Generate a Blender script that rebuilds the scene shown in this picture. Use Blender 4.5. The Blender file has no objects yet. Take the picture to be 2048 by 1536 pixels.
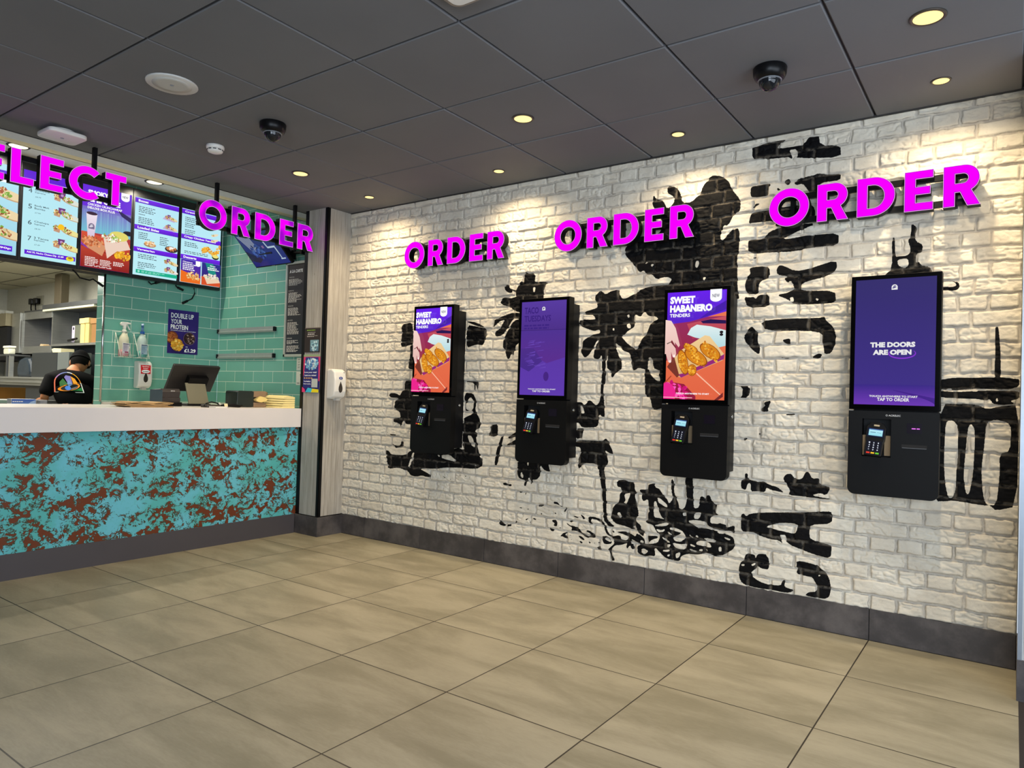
import bpy, bmesh, math, random
import numpy as np
from mathutils import Vector, Matrix
from mathutils.bvhtree import BVHTree
random.seed(7); rng = np.random.RandomState(11)
C = bpy.context.scene.collection
S = bpy.context.scene

# ------------------------------------------------------------------ camera, world, daylight, exposure
CAM = Vector((4.39382, -3.85355, 1.13629)); YAW, PITCH, ROLL, FPX = -0.620192, 0.0178398, 0.0302078, 1406.04
fw = Vector((math.cos(PITCH)*math.sin(YAW), math.cos(PITCH)*math.cos(YAW), math.sin(PITCH)))
r0 = Vector((math.cos(YAW), -math.sin(YAW), 0)); u0 = r0.cross(fw)
rr = math.cos(ROLL)*r0 + math.sin(ROLL)*u0; uu = -math.sin(ROLL)*r0 + math.cos(ROLL)*u0
cd = bpy.data.cameras.new('camera'); cam = bpy.data.objects.new('camera', cd); C.objects.link(cam)
cam.matrix_world = Matrix(((rr.x, uu.x, -fw.x, CAM.x), (rr.y, uu.y, -fw.y, CAM.y), (rr.z, uu.z, -fw.z, CAM.z), (0, 0, 0, 1)))
cd.sensor_width = 36; cd.lens = FPX/2048*36; cd.clip_start = .02; cd.clip_end = 60
S.camera = cam
S.view_settings.view_transform = 'Standard'; S.view_settings.look = 'None'
S.view_settings.exposure = 0.0; S.view_settings.gamma = 1.0; S.view_settings.use_curve_mapping = False
w = bpy.data.worlds.new('world'); S.world = w; w.use_nodes = True
w.node_tree.nodes['Background'].inputs[0].default_value = (0.78, 0.88, 1.0, 1)
w.node_tree.nodes['Background'].inputs[1].default_value = 1.2

def area(name, loc, target, sx, sy, power, col):
    l = bpy.data.lights.new(name, 'AREA'); l.shape = 'RECTANGLE'; l.size = sx; l.size_y = sy; l.energy = power; l.color = col
    o = bpy.data.objects.new(name, l); C.objects.link(o); o.location = loc
    o.rotation_euler = (Vector(target)-Vector(loc)).to_track_quat('-Z', 'Y').to_euler(); return o
area('added_daylight_front', (5.2, -6.35, 1.35), (3.6, 0, 1.1), 2.5, 2.1, 130, (0.74, 0.86, 1.0))  # added daylight lamp; unseen window spot keeps it out of kiosk reflections
area('daylight_side_door', (6.3, -3.2, 1.3), (1, -2.0, 1.3), 3.6, 2.1, 95, (0.78, 0.88, 1.0))
area('kitchen_overhead', (-3.9, -1.7, 2.38), (-3.9, -1.7, 0), 2.4, 1.8, 135, (1.0, 0.96, 0.86))  # added area lamp to brighten the kitchen; no light fitting is built

H = 2.576

# ------------------------------------------------------------------ helpers
def s2l(c):
    c = c/255.0
    return c/12.92 if c <= .04045 else ((c+.055)/1.055)**2.4
def lin(c): return (s2l(c[0]), s2l(c[1]), s2l(c[2]), 1)

class N:
    """tiny node-tree writer"""
    def __init__(s, name):
        s.m = bpy.data.materials.new(name); s.m.use_nodes = True; s.t = s.m.node_tree; s.t.nodes.clear()
        s.out = s.t.nodes.new('ShaderNodeOutputMaterial')
    def n(s, typ, props=None, **ins):
        nd = s.t.nodes.new(typ)
        for k, v in (props or {}).items(): setattr(nd, k, v)
        for k, v in ins.items():
            sock = nd.inputs[int(k[1:])] if k[0] == 'i' and k[1:].isdigit() else nd.inputs[k.replace('_', ' ')]
            if isinstance(v, bpy.types.NodeSocket): s.t.links.new(v, sock)
            else: sock.default_value = v
        return nd
    def math(s, op, a, b=0.0, c=0.0, clamp=False):
        return s.n('ShaderNodeMath', {'operation': op, 'use_clamp': clamp}, i0=a, i1=b, i2=c).outputs[0]
    def ss(s, v, lo, hi):
        return s.n('ShaderNodeMapRange', {'interpolation_type': 'SMOOTHSTEP'}, Value=v, From_Min=lo, From_Max=hi).outputs[0]
    def mix(s, f, a, b):
        nd = s.n('ShaderNodeMix', {'data_type': 'RGBA'}); 
        for sock, v in ((nd.inputs[0], f), (nd.inputs[6], a), (nd.inputs[7], b)):
            if isinstance(v, bpy.types.NodeSocket): s.t.links.new(v, sock)
            else: sock.default_value = v
        return nd.outputs[2]
    def pos(s): return s.n('ShaderNodeTexCoord').outputs['Object']
    def noise(s, vec, scale, detail=3, rough=.55, dist=0.0):
        return s.n('ShaderNodeTexNoise', None, Vector=vec, Scale=scale, Detail=detail, Roughness=rough, Distortion=dist).outputs[0]
    def scalev(s, vec, k):
        return s.n('ShaderNodeVectorMath', {'operation': 'MULTIPLY'}, i0=vec, i1=k).outputs[0]
    def bsdf(s, col, rough=.5, metal=0.0, normal=None, spec=.5, trans=0.0):
        b = s.n('ShaderNodeBsdfPrincipled', None, Base_Color=col, Roughness=rough, Metallic=metal)
        b.inputs['Specular IOR Level'].default_value = spec
        b.inputs['Transmission Weight'].default_value = trans
        if normal is not None: s.t.links.new(normal, b.inputs['Normal'])
        s.t.links.new(b.outputs[0], s.out.inputs[0]); return b
    def bump(s, h, strength=.3, dist=.002):
        return s.n('ShaderNodeBump', None, Height=h, Strength=strength, Distance=dist).outputs[0]

MATS = {}
def pm(name, col, rough=.5, metal=0.0, var=.06, scale=30, spec=.5, bump=0.0, trans=0.0):
    """procedural paint/plastic/metal: base colour with slight noise variation"""
    if name in MATS: return MATS[name]
    n = N(name); p = n.pos(); f = n.noise(p, scale)
    c = lin(col); d = tuple(x*(1-var*2) for x in c[:3])+(1,); e = tuple(min(1, x*(1+var)) for x in c[:3])+(1,)
    nm = n.bump(n.noise(p, scale*12, 2), bump, .001) if bump else None
    n.bsdf(n.mix(f, d, e), rough, metal, nm, spec, trans)
    MATS[name] = n.m; return n.m
def em(name, col, strength=1.0):
    if name in MATS: return MATS[name]
    n = N(name); e = n.n('ShaderNodeEmission', None, Color=lin(col), Strength=strength)
    n.t.links.new(e.outputs[0], n.out.inputs[0]); MATS[name] = n.m; return n.m

class MB:
    def __init__(s): s.v = []; s.f = []; s.mi = []; s.col = None; s.sm = []
    def add(s, vs, fs, mi=0, smooth=False):
        b = len(s.v); s.v += [tuple(v) for v in vs]
        for f in fs: s.f.append([i+b for i in f]); s.mi.append(mi); s.sm.append(smooth)
        return s
    def box(s, x0, x1, y0, y1, z0, z1, mi=0):
        x0, x1 = min(x0, x1), max(x0, x1); y0, y1 = min(y0, y1), max(y0, y1); z0, z1 = min(z0, z1), max(z0, z1)
        vs = [(x, y, z) for x in (x0, x1) for y in (y0, y1) for z in (z0, z1)]
        return s.add(vs, [(0, 1, 3, 2), (4, 6, 7, 5), (0, 4, 5, 1), (2, 3, 7, 6), (0, 2, 6, 4), (1, 5, 7, 3)], mi)
    def prism(s, poly, axis, a0, a1, mi=0, smooth=False):
        """extrude 2D polygon (other two axes in xyz order) along axis"""
        def P(p, a): q = list(p); q.insert(axis, a); return q
        n = len(poly); vs = [P(p, a0) for p in poly]+[P(p, a1) for p in poly]
        s.add(vs, [list(range(n))[::-1], list(range(n, 2*n))], mi)
        b = len(s.v)-2*n
        for i in range(n):
            j = (i+1) % n; s.f.append([b+i, b+j, b+n+j, b+n+i]); s.mi.append(mi); s.sm.append(smooth)
        return s
    def rbox(s, x0, x1, y0, y1, z0, z1, r, axis=1, mi=0, seg=4):
        """box whose outline seen along axis has rounded corners"""
        d = [(x0, x1), (y0, y1), (z0, z1)]; a = d.pop(axis); (p0, p1), (q0, q1) = d
        pts = []
        for cx, cy, t0 in ((p1-r, q1-r, 0), (p0+r, q1-r, 90), (p0+r, q0+r, 180), (p1-r, q0+r, 270)):
            for k in range(seg+1):
                t = math.radians(t0+90*k/seg); pts.append((cx+r*math.cos(t), cy+r*math.sin(t)))
        return s.prism(pts, axis, a[0], a[1], mi, True)
    def tube(s, pts, r, seg=8, mi=0):
        pts = [Vector(p) for p in pts]; rs = r if isinstance(r, (list, tuple)) else [r]*len(pts)
        rings = []; up = Vector((0, 0, 1))
        for i, p in enumerate(pts):
            d = (pts[min(i+1, len(pts)-1)]-pts[max(i-1, 0)]).normalized()
            a = d.cross(up); a = a.normalized() if a.length > 1e-3 else Vector((1, 0, 0)); b = d.cross(a)
            rings.append([p+(a*math.cos(2*math.pi*k/seg)+b*math.sin(2*math.pi*k/seg))*rs[i] for k in range(seg)])
        vs = [v for r_ in rings for v in r_]; fs = []
        for i in range(len(pts)-1):
            for k in range(seg): fs.append((i*seg+k, i*seg+(k+1) % seg, (i+1)*seg+(k+1) % seg, (i+1)*seg+k))
        fs += [tuple(range(seg))[::-1], tuple((len(pts)-1)*seg+k for k in range(seg))]
        return s.add(vs, fs, mi, True)
    def lathe(s, prof, c=(0, 0, 0), seg=28, mi=0, M=None):
        """profile (r,z) turned about z through c"""
        vs = []; fs = []
        for r, z in prof:
            for k in range(seg):
                a = 2*math.pi*k/seg; v = Vector((r*math.cos(a), r*math.sin(a), z))
                if M is not None: v = M @ v
                vs.append(v+Vector(c))
        n = len(prof)
        for i in range(n-1):
            for k in range(seg): fs.append((i*seg+k, i*seg+(k+1) % seg, (i+1)*seg+(k+1) % seg, (i+1)*seg+k))
        fs += [tuple(range(seg))[::-1], tuple((n-1)*seg+k for k in range(seg))]
        return s.add(vs, fs, mi, True)
    def xf(s, M):
        s.v = [tuple(M @ Vector(v)) for v in s.v]; return s
    def obj(s, name, mats, parent=None, loc=None, bevel=0, flip=False):
        me = bpy.data.meshes.new(name); org = Vector(loc) if loc is not None else Vector((0, 0, 0))
        me.from_pydata([tuple(Vector(v)-org) for v in s.v], [], s.f)
        if not isinstance(mats, (list, tuple)): mats = [mats]
        for m in mats: me.materials.append(m)
        me.polygons.foreach_set('material_index', s.mi); me.polygons.foreach_set('use_smooth', s.sm)
        if s.col is not None:
            a = me.color_attributes.new('Col', 'FLOAT_COLOR', 'POINT'); a.data.foreach_set('color', [x for c in s.col for x in c])
        bm = bmesh.new(); bm.from_mesh(me); bmesh.ops.recalc_face_normals(bm, faces=bm.faces[:]) if not s.col else None
        bm.to_mesh(me); bm.free(); me.update()
        o = bpy.data.objects.new(name, me); C.objects.link(o); o.location = org
        if parent is not None: o.parent = parent; o.matrix_parent_inverse = Matrix(); o.location = org-PW[parent.name]
        PW[o.name] = org if parent is None else org
        if bevel:
            b = o.modifiers.new('bevel', 'BEVEL'); b.width = bevel; b.segments = 2; b.limit_method = 'ANGLE'; b.angle_limit = math.radians(40)
        return o
PW = {}          # world position of each unrotated object, by name
def tag(o, label=None, cat=None, group=None, kind=None):
    if label: o['label'] = label
    if cat: o['category'] = cat
    if group: o['group'] = group
    if kind: o['kind'] = kind
    return o
def thing(name, loc, label, cat, group=None):
    o = bpy.data.objects.new(name, None); C.objects.link(o); o.location = loc; o.empty_display_size = .1
    PW[o.name] = Vector(loc); return tag(o, label, cat, group)
def struct(o): o['kind'] = 'structure'; return o
def copy_tree(o, dv, parent=None):
    c = o.copy(); C.objects.link(c)
    if parent is not None: c.parent = parent
    else: c.location = Vector(o.location)+Vector(dv)
    PW[c.name] = PW[o.name]+Vector(dv)
    for ch in list(o.children):
        copy_tree(ch, dv, c)
    return c

_tc = {}
def text2d(st, bold=0.0, sx=1.0):
    """outline text as 2D triangles normalised to its bounding box (built-in font)"""
    k = (st, bold)
    if k not in _tc:
        cu = bpy.data.curves.new('t', 'FONT'); cu.body = st; cu.size = 1; cu.offset = bold; cu.resolution_u = 2; cu.fill_mode = 'FRONT'
        cu.space_line = .9
        o = bpy.data.objects.new('t', cu); C.objects.link(o)
        dg = bpy.context.evaluated_depsgraph_get(); me = bpy.data.meshes.new_from_object(o.evaluated_get(dg))
        vs = [(v.co.x, v.co.y) for v in me.vertices]; fs = [list(p.vertices) for p in me.polygons]
        bpy.data.objects.remove(o); bpy.data.curves.remove(cu); bpy.data.meshes.remove(me)
        x0 = min(v[0] for v in vs); x1 = max(v[0] for v in vs); y0 = min(v[1] for v in vs); y1 = max(v[1] for v in vs)
        _tc[k] = ([((a-x0)/(x1-x0), (b-y0)/(y1-y0)) for a, b in vs], fs)
    return _tc[k]

class Art:
    """flat coloured artwork on a rectangle: origin (lower left), width vector X, height vector Y, normal Nn; units 0..1"""
    def __init__(s, O, X, Y, Nn, step=.00025):
        s.O, s.X, s.Y, s.Nn = Vector(O), Vector(X), Vector(Y), Vector(Nn).normalized(); s.mb = MB(); s.mb.col = []; s.k = 0; s.step = step
        s.asp = s.X.length/s.Y.length
    def P(s, u, v): return s.O+s.X*u+s.Y*v+s.Nn*(s.k*s.step)
    def poly(s, pts, col, col2=None, layer=True):
        """col2: second colour for the lower points (vertical gradient of the artwork)"""
        if layer: s.k += 1
        c1 = lin(col); c2 = lin(col2) if col2 else c1
        vs = [v for _, v in pts]; lo, hi = min(vs), max(vs)
        if lo < 0 or hi > 1 or min(u for u, _ in pts) < 0 or max(u for u, _ in pts) > 1:     # trim to the picture's edge
            for ax, lim, sg in ((0, 0, 1), (0, 1, -1), (1, 0, 1), (1, 1, -1)):
                out = []
                for i in range(len(pts)):
                    a, b = pts[i-1], pts[i]; da, db = sg*(a[ax]-lim), sg*(b[ax]-lim)
                    if (da < 0) != (db < 0): t = da/(da-db); out.append((a[0]+(b[0]-a[0])*t, a[1]+(b[1]-a[1])*t))
                    if db >= 0: out.append(b)
                pts = out
                if len(pts) < 3: return
        s.mb.add([s.P(u, v) for u, v in pts], [list(range(len(pts)))])
        for _, v in pts:
            t = 0 if hi == lo else (v-lo)/(hi-lo); s.mb.col.append(tuple(c2[i]+(c1[i]-c2[i])*t for i in range(4)))
    def rect(s, u0, v0, u1, v1, col, col2=None, layer=True): s.poly([(u0, v0), (u1, v0), (u1, v1), (u0, v1)], col, col2, layer)
    def ell(s, u, v, ru, rv=None, col=(0, 0, 0), n=18, a=0, layer=True, jit=0):
        rv = ru*s.asp if rv is None else rv; pts = []
        for k in range(n):
            t = 2*math.pi*k/n; j = 1+jit*(random.random()-.5); x = ru*math.cos(t)*j; y = rv*math.sin(t)*j/s.asp
            pts.append((u+x*math.cos(a)-y*math.sin(a), v+(x*math.sin(a)+y*math.cos(a))*s.asp))
        s.poly(pts, col, None, layer)
    def text(s, st, u, v, wd, ht, col, bold=0.02, layer=True):
        if layer: s.k += 1
        vs, fs = text2d(st, bold); s.mb.add([s.P(u+a*wd, v+b*ht) for a, b in vs], fs); s.mb.col += [lin(col)]*len(vs)
    def lines(s, u, v, wd, n, lh, col, frac=.55):
        """rows of tiny type, drawn as runs of short dashes"""
        s.k += 1
        for i in range(n):
            x = u; end = u+wd*(.6+.4*random.random())
            while x < end:
                l = min(wd*(.06+.12*random.random()), end-x+.01); y = v-i*lh
                s.mb.add([s.P(x, y), s.P(x+l, y), s.P(x+l, y+lh*frac), s.P(x, y+lh*frac)], [(0, 1, 2, 3)]); s.mb.col += [lin(col)]*4
                x += l+wd*.035
    def blobs(s, u, v, ru, rv, n, cols, size, jit=.5, a=0):
        """clustered food texture: many small irregular ellipses inside an ellipse"""
        for i in range(n):
            t = random.random()*6.283; q = math.sqrt(random.random())
            x, y = q*math.cos(t)*ru, q*math.sin(t)*rv
            if i % 6 == 0: s.k += 1
            c = random.choice(cols); d = 1+.25*(random.random()-.5); c = tuple(min(255, q_*d) for q_ in c)
            s.k += .01
            s.ell(u+x*math.cos(a)-y*math.sin(a), v+(x*math.sin(a)+y*math.cos(a)), size*(.6+.8*random.random()), size*s.asp*(.6+.8*random.random()), c, 7, random.random()*3, False, jit)
    def obj(s, name, mat, parent=None): return s.mb.obj(name, mat, parent)

def art_mat(name, emit):
    n = N(name); c = n.n('ShaderNodeVertexColor', {'layer_name': 'Col'}).outputs[0]
    b = n.bsdf(c if not emit else (0.004, 0.004, 0.005, 1), .4 if not emit else .1, 0, None, .3 if not emit else .25)
    if emit:
        n.t.links.new(c, b.inputs['Emission Color']); b.inputs['Emission Strength'].default_value = emit
    return n.m
SCREEN = art_mat('lit_screen', 1.0); PRINT = art_mat('printed_paper', 0); SCREEN_DIM = art_mat('dim_screen', .8)
WHT = (255, 255, 255)
# ------------------------------------------------------------------ materials for the room
def floor_mat():
    n = N('grey_beige_floor_tile'); p = n.pos(); sp = n.n('ShaderNodeSeparateXYZ', None, Vector=p)
    x = n.math('DIVIDE', n.math('SUBTRACT', sp.outputs[0], 3.8337), .5943); y = n.math('DIVIDE', n.math('ADD', sp.outputs[1], .5838), .5959)
    fx = n.math('FRACT', x); fy = n.math('FRACT', y)
    ex = n.math('MINIMUM', fx, n.math('SUBTRACT', 1, fx)); ey = n.math('MINIMUM', fy, n.math('SUBTRACT', 1, fy))
    wob = n.math('MULTIPLY', n.math('SUBTRACT', n.noise(p, 3, 2), .5), .004)
    e = n.math('ADD', n.math('MINIMUM', ex, ey), wob); grout = n.ss(e, .0034, .0058)
    idv = n.n('ShaderNodeCombineXYZ', None, X=n.math('FLOOR', x), Y=n.math('FLOOR', y), Z=0.0).outputs[0]
    wn = n.n('ShaderNodeTexWhiteNoise', {'noise_dimensions': '3D'}, Vector=idv)
    off = n.n('ShaderNodeVectorMath', {'operation': 'MULTIPLY_ADD'}, i0=wn.outputs[1], i1=(17, 9, 5), i2=n.scalev(p, (1, 3.2, 1))).outputs[0]
    cl = n.noise(off, 1.7, 5, .6, .4); fine = n.noise(n.scalev(p, (14, 60, 10)), 2.2, 4, .7)
    v = n.math('ADD', n.math('MULTIPLY', cl, .8), n.math('MULTIPLY', fine, .2))
    c = n.mix(n.ss(v, .32, .68), lin((135, 128, 106)), lin((168, 160, 138)))
    c = n.mix(n.math('MULTIPLY', wn.outputs[0], .12), c, lin((120, 114, 96)))
    c = n.mix(grout, lin((46, 38, 26)), c)
    rough = n.math('ADD', .34, n.math('MULTIPLY', cl, .22))
    nm = n.bump(n.math('ADD', grout, n.math('MULTIPLY', fine, .06)), .25, .002)
    n.bsdf(c, rough, 0, nm, .4); return n.m
def brick_mat():
    n = N('painted_brick'); p = n.pos()
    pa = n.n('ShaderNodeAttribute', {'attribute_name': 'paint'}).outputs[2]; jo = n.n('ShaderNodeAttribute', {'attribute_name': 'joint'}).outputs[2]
    v1 = n.noise(p, 6, 4); v2 = n.noise(p, 60, 4, .7); mot = n.noise(p, 22, 5, .65)
    white = n.mix(n.ss(v1, .35, .65), lin((212, 203, 186)), lin((226, 219, 203)))
    white = n.mix(n.math('MULTIPLY', n.ss(v2, .56, .72), .35), white, lin((176, 166, 150)))
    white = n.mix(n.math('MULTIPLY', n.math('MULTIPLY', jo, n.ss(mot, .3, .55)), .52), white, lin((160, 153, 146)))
    crack_shade = n.math('MULTIPLY', n.math('MULTIPLY', n.ss(jo, .25, .55), n.math('SUBTRACT', 1, n.ss(jo, .6, .95))), n.ss(n.noise(p, 14, 4, .7), .42, .6))  # joint-edge crack lines, with the joints' shade painted into the colour
    white = n.mix(n.math('MULTIPLY', crack_shade, .6), white, lin((104, 98, 92)))
    worn = n.math('MULTIPLY', jo, n.ss(mot, .38, .62)); dusty = n.math('MULTIPLY', n.ss(n.noise(p, 90, 3, .8), .62, .74), .22)
    black = n.mix(n.math('MAXIMUM', n.math('MULTIPLY', worn, .75), dusty), lin((7, 7, 9)), lin((112, 104, 92)))
    edge = n.math('ADD', pa, n.math('MULTIPLY', n.math('SUBTRACT', n.noise(p, 120, 2), .5), .18))
    c = n.mix(n.ss(edge, .44, .56), white, black)
    rough = n.math('SUBTRACT', .85, n.math('MULTIPLY', pa, .15))
    nm = n.bump(n.math('ADD', v2, n.math('MULTIPLY', n.noise(p, 200, 2), .5)), .6, .0022)
    n.bsdf(c, rough, 0, nm, .15); return n.m
def teal_mat(name, uaxis, off):
    n = N(name); p = n.pos(); sp = n.n('ShaderNodeSeparateXYZ', None, Vector=p)
    u = n.math('ADD', sp.outputs[uaxis], off); v = n.math('ADD', sp.outputs[2], -1.4955)
    uv = n.n('ShaderNodeCombineXYZ', None, X=u, Y=v, Z=0.0).outputs[0]
    b = n.n('ShaderNodeTexBrick', {'offset': .5, 'offset_frequency': 2}, Vector=uv, Color1=lin((102, 168, 151)), Color2=lin((120, 182, 166)),
            Mortar=lin((222, 236, 220)), Scale=1.0, Mortar_Size=.0022, Mortar_Smooth=.1, Bias=0.0, Brick_Width=.2965 if uaxis == 1 else .288, Row_Height=.0998)
    c = n.mix(n.math('MULTIPLY', n.noise(p, 9, 3), .25), b.outputs[0], lin((92, 150, 134)))
    nm = n.bump(n.math('SUBTRACT', 1, b.outputs[1]), .4, .002)
    n.bsdf(c, n.math('ADD', .18, n.math('MULTIPLY', b.outputs[1], .5)), 0, nm, .5); return n.m
def oak_mat():
    n = N('grey_washed_wood'); p = n.pos(); g = n.noise(n.scalev(p, (26, 26, 1.1)), 2.5, 6, .62, .35); g2 = n.noise(n.scalev(p, (90, 90, 3)), 3, 3, .6)
    v = n.math('ADD', n.math('MULTIPLY', g, .75), n.math('MULTIPLY', g2, .25)); big = n.noise(p, 3, 2)
    c = n.mix(n.ss(v, .36, .66), lin((156, 149, 138)), lin((190, 184, 174))); c = n.mix(n.math('MULTIPLY', n.ss(big, .5, .7), .3), c, lin((146, 142, 138)))
    kn = n.n('ShaderNodeTexVoronoi', None, Vector=n.scalev(p, (5, 5, 1.4)), Scale=1.6).outputs[0]
    c = n.mix(n.ss(kn, .045, .02), c, lin((84, 70, 56)))
    n.bsdf(c, .55, 0, n.bump(v, .2, .001), .3); return n.m
def rust_mat():
    n = N('verdigris_and_rust_print'); p = n.pos()
    q = n.scalev(p, (0, 1, 1.15)); a = n.noise(q, 3.6, 2, .5, .3); b = n.noise(q, 13, 3.0, .6, 1.1); hole = n.n('ShaderNodeTexVoronoi', {'feature': 'F1'}, Vector=q, Scale=27.0).outputs[0]
    m = n.math('ADD', n.math('MULTIPLY', a, .40), n.math('MULTIPLY', b, .84))
    m2 = n.math('SUBTRACT', m, n.math('MULTIPLY', n.ss(hole, .42, .26), .11))
    ridge = n.math('ABSOLUTE', n.math('SUBTRACT', n.noise(q, 22, 4, .6, 1.4), .5))
    vein = n.math('MULTIPLY', n.ss(ridge, .045, .025), n.ss(m, .56, .60))
    body = n.ss(m2, .668, .674); rim = n.math('MULTIPLY', n.ss(m2, .650, .656), n.math('SUBTRACT', 1, body))
    base = n.mix(n.ss(n.noise(q, 4, 3), .38, .62), lin((84, 176, 176)), lin((104, 188, 206)))
    base = n.mix(n.math('MULTIPLY', n.ss(n.noise(q, 30, 4, .7), .5, .7), .35), base, lin((86, 172, 160)))
    c = n.mix(n.math('MAXIMUM', rim, vein), base, lin((62, 58, 34))); c = n.mix(body, c, lin((106, 52, 28)))
    n.bsdf(c, .4, 0, None, .4); return n.m
def ceil_mat():
    n = N('charcoal_ceiling_tile'); p = n.pos(); a = n.noise(p, 140, 2); b = n.noise(p, 1.3, 3)
    c = n.mix(b, lin((104, 105, 108)), lin((120, 121, 125))); c = n.mix(n.math('MULTIPLY', n.ss(a, .6, .75), .2), c, lin((120, 118, 116)))
    n.bsdf(c, .8, 0, n.bump(a, .15, .0008), .25); return n.m
def slate_mat():
    n = N('dark_slate_skirting'); p = n.pos(); a = n.noise(p, 5, 5, .65); b = n.noise(p, 60, 3)
    c = n.mix(n.ss(a, .35, .7), lin((62, 58, 58)), lin((98, 92, 90))); c = n.mix(n.math('MULTIPLY', b, .2), c, lin((60, 58, 60)))
    n.bsdf(c, .45, 0, n.bump(b, .1, .001), .4); return n.m
def steel_mat(name, a=(150, 152, 150), b=(190, 190, 184), rough=.32):
    n = N(name); p = n.pos(); g = n.noise(n.scalev(p, (2, 2, 60)), 3, 3); c = n.mix(g, lin(a), lin(b))
    n.bsdf(c, n.math('ADD', rough, n.math('MULTIPLY', n.noise(p, 6, 3), .2)), .85, None, .5); return n.m
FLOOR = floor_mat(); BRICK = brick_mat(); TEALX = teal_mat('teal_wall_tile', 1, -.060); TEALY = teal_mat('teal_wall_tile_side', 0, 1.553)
OAK = oak_mat(); RUST = rust_mat(); CEIL = ceil_mat(); SLATE = slate_mat(); STEEL = steel_mat('brushed_steel'); STEELD = steel_mat('worn_dark_steel', (84, 86, 88), (120, 122, 122), .4)
BLACK = pm('matt_black_metal', (10, 10, 12), .45, spec=.2); GRID = pm('dark_ceiling_grid', (40, 39, 40), .6); WPAINT = pm('white_wall_paint', (214, 212, 198), .7)
CREAM = pm('cream_soffit_paint', (252, 240, 206), .7); WSURF = pm('white_solid_surface', (228, 222, 220), .3, var=.02, scale=4)
KICK = pm('dark_kick_board', (74, 70, 74), .45, scale=3); WPLAS = pm('white_plastic', (232, 230, 224), .35, var=.02)
BPLAS = pm('black_plastic', (12, 12, 14), .35, spec=.25); CHROME = pm('chrome', (200, 200, 200), .18, 1.0, var=.02); ALU = pm('grey_aluminium_trim', (150, 158, 168), .35, .6)
DARK = pm('dark_void', (16, 16, 18), .8); KRAFT = pm('kraft_paper', (204, 166, 112), .8, var=.12, scale=20)

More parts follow.
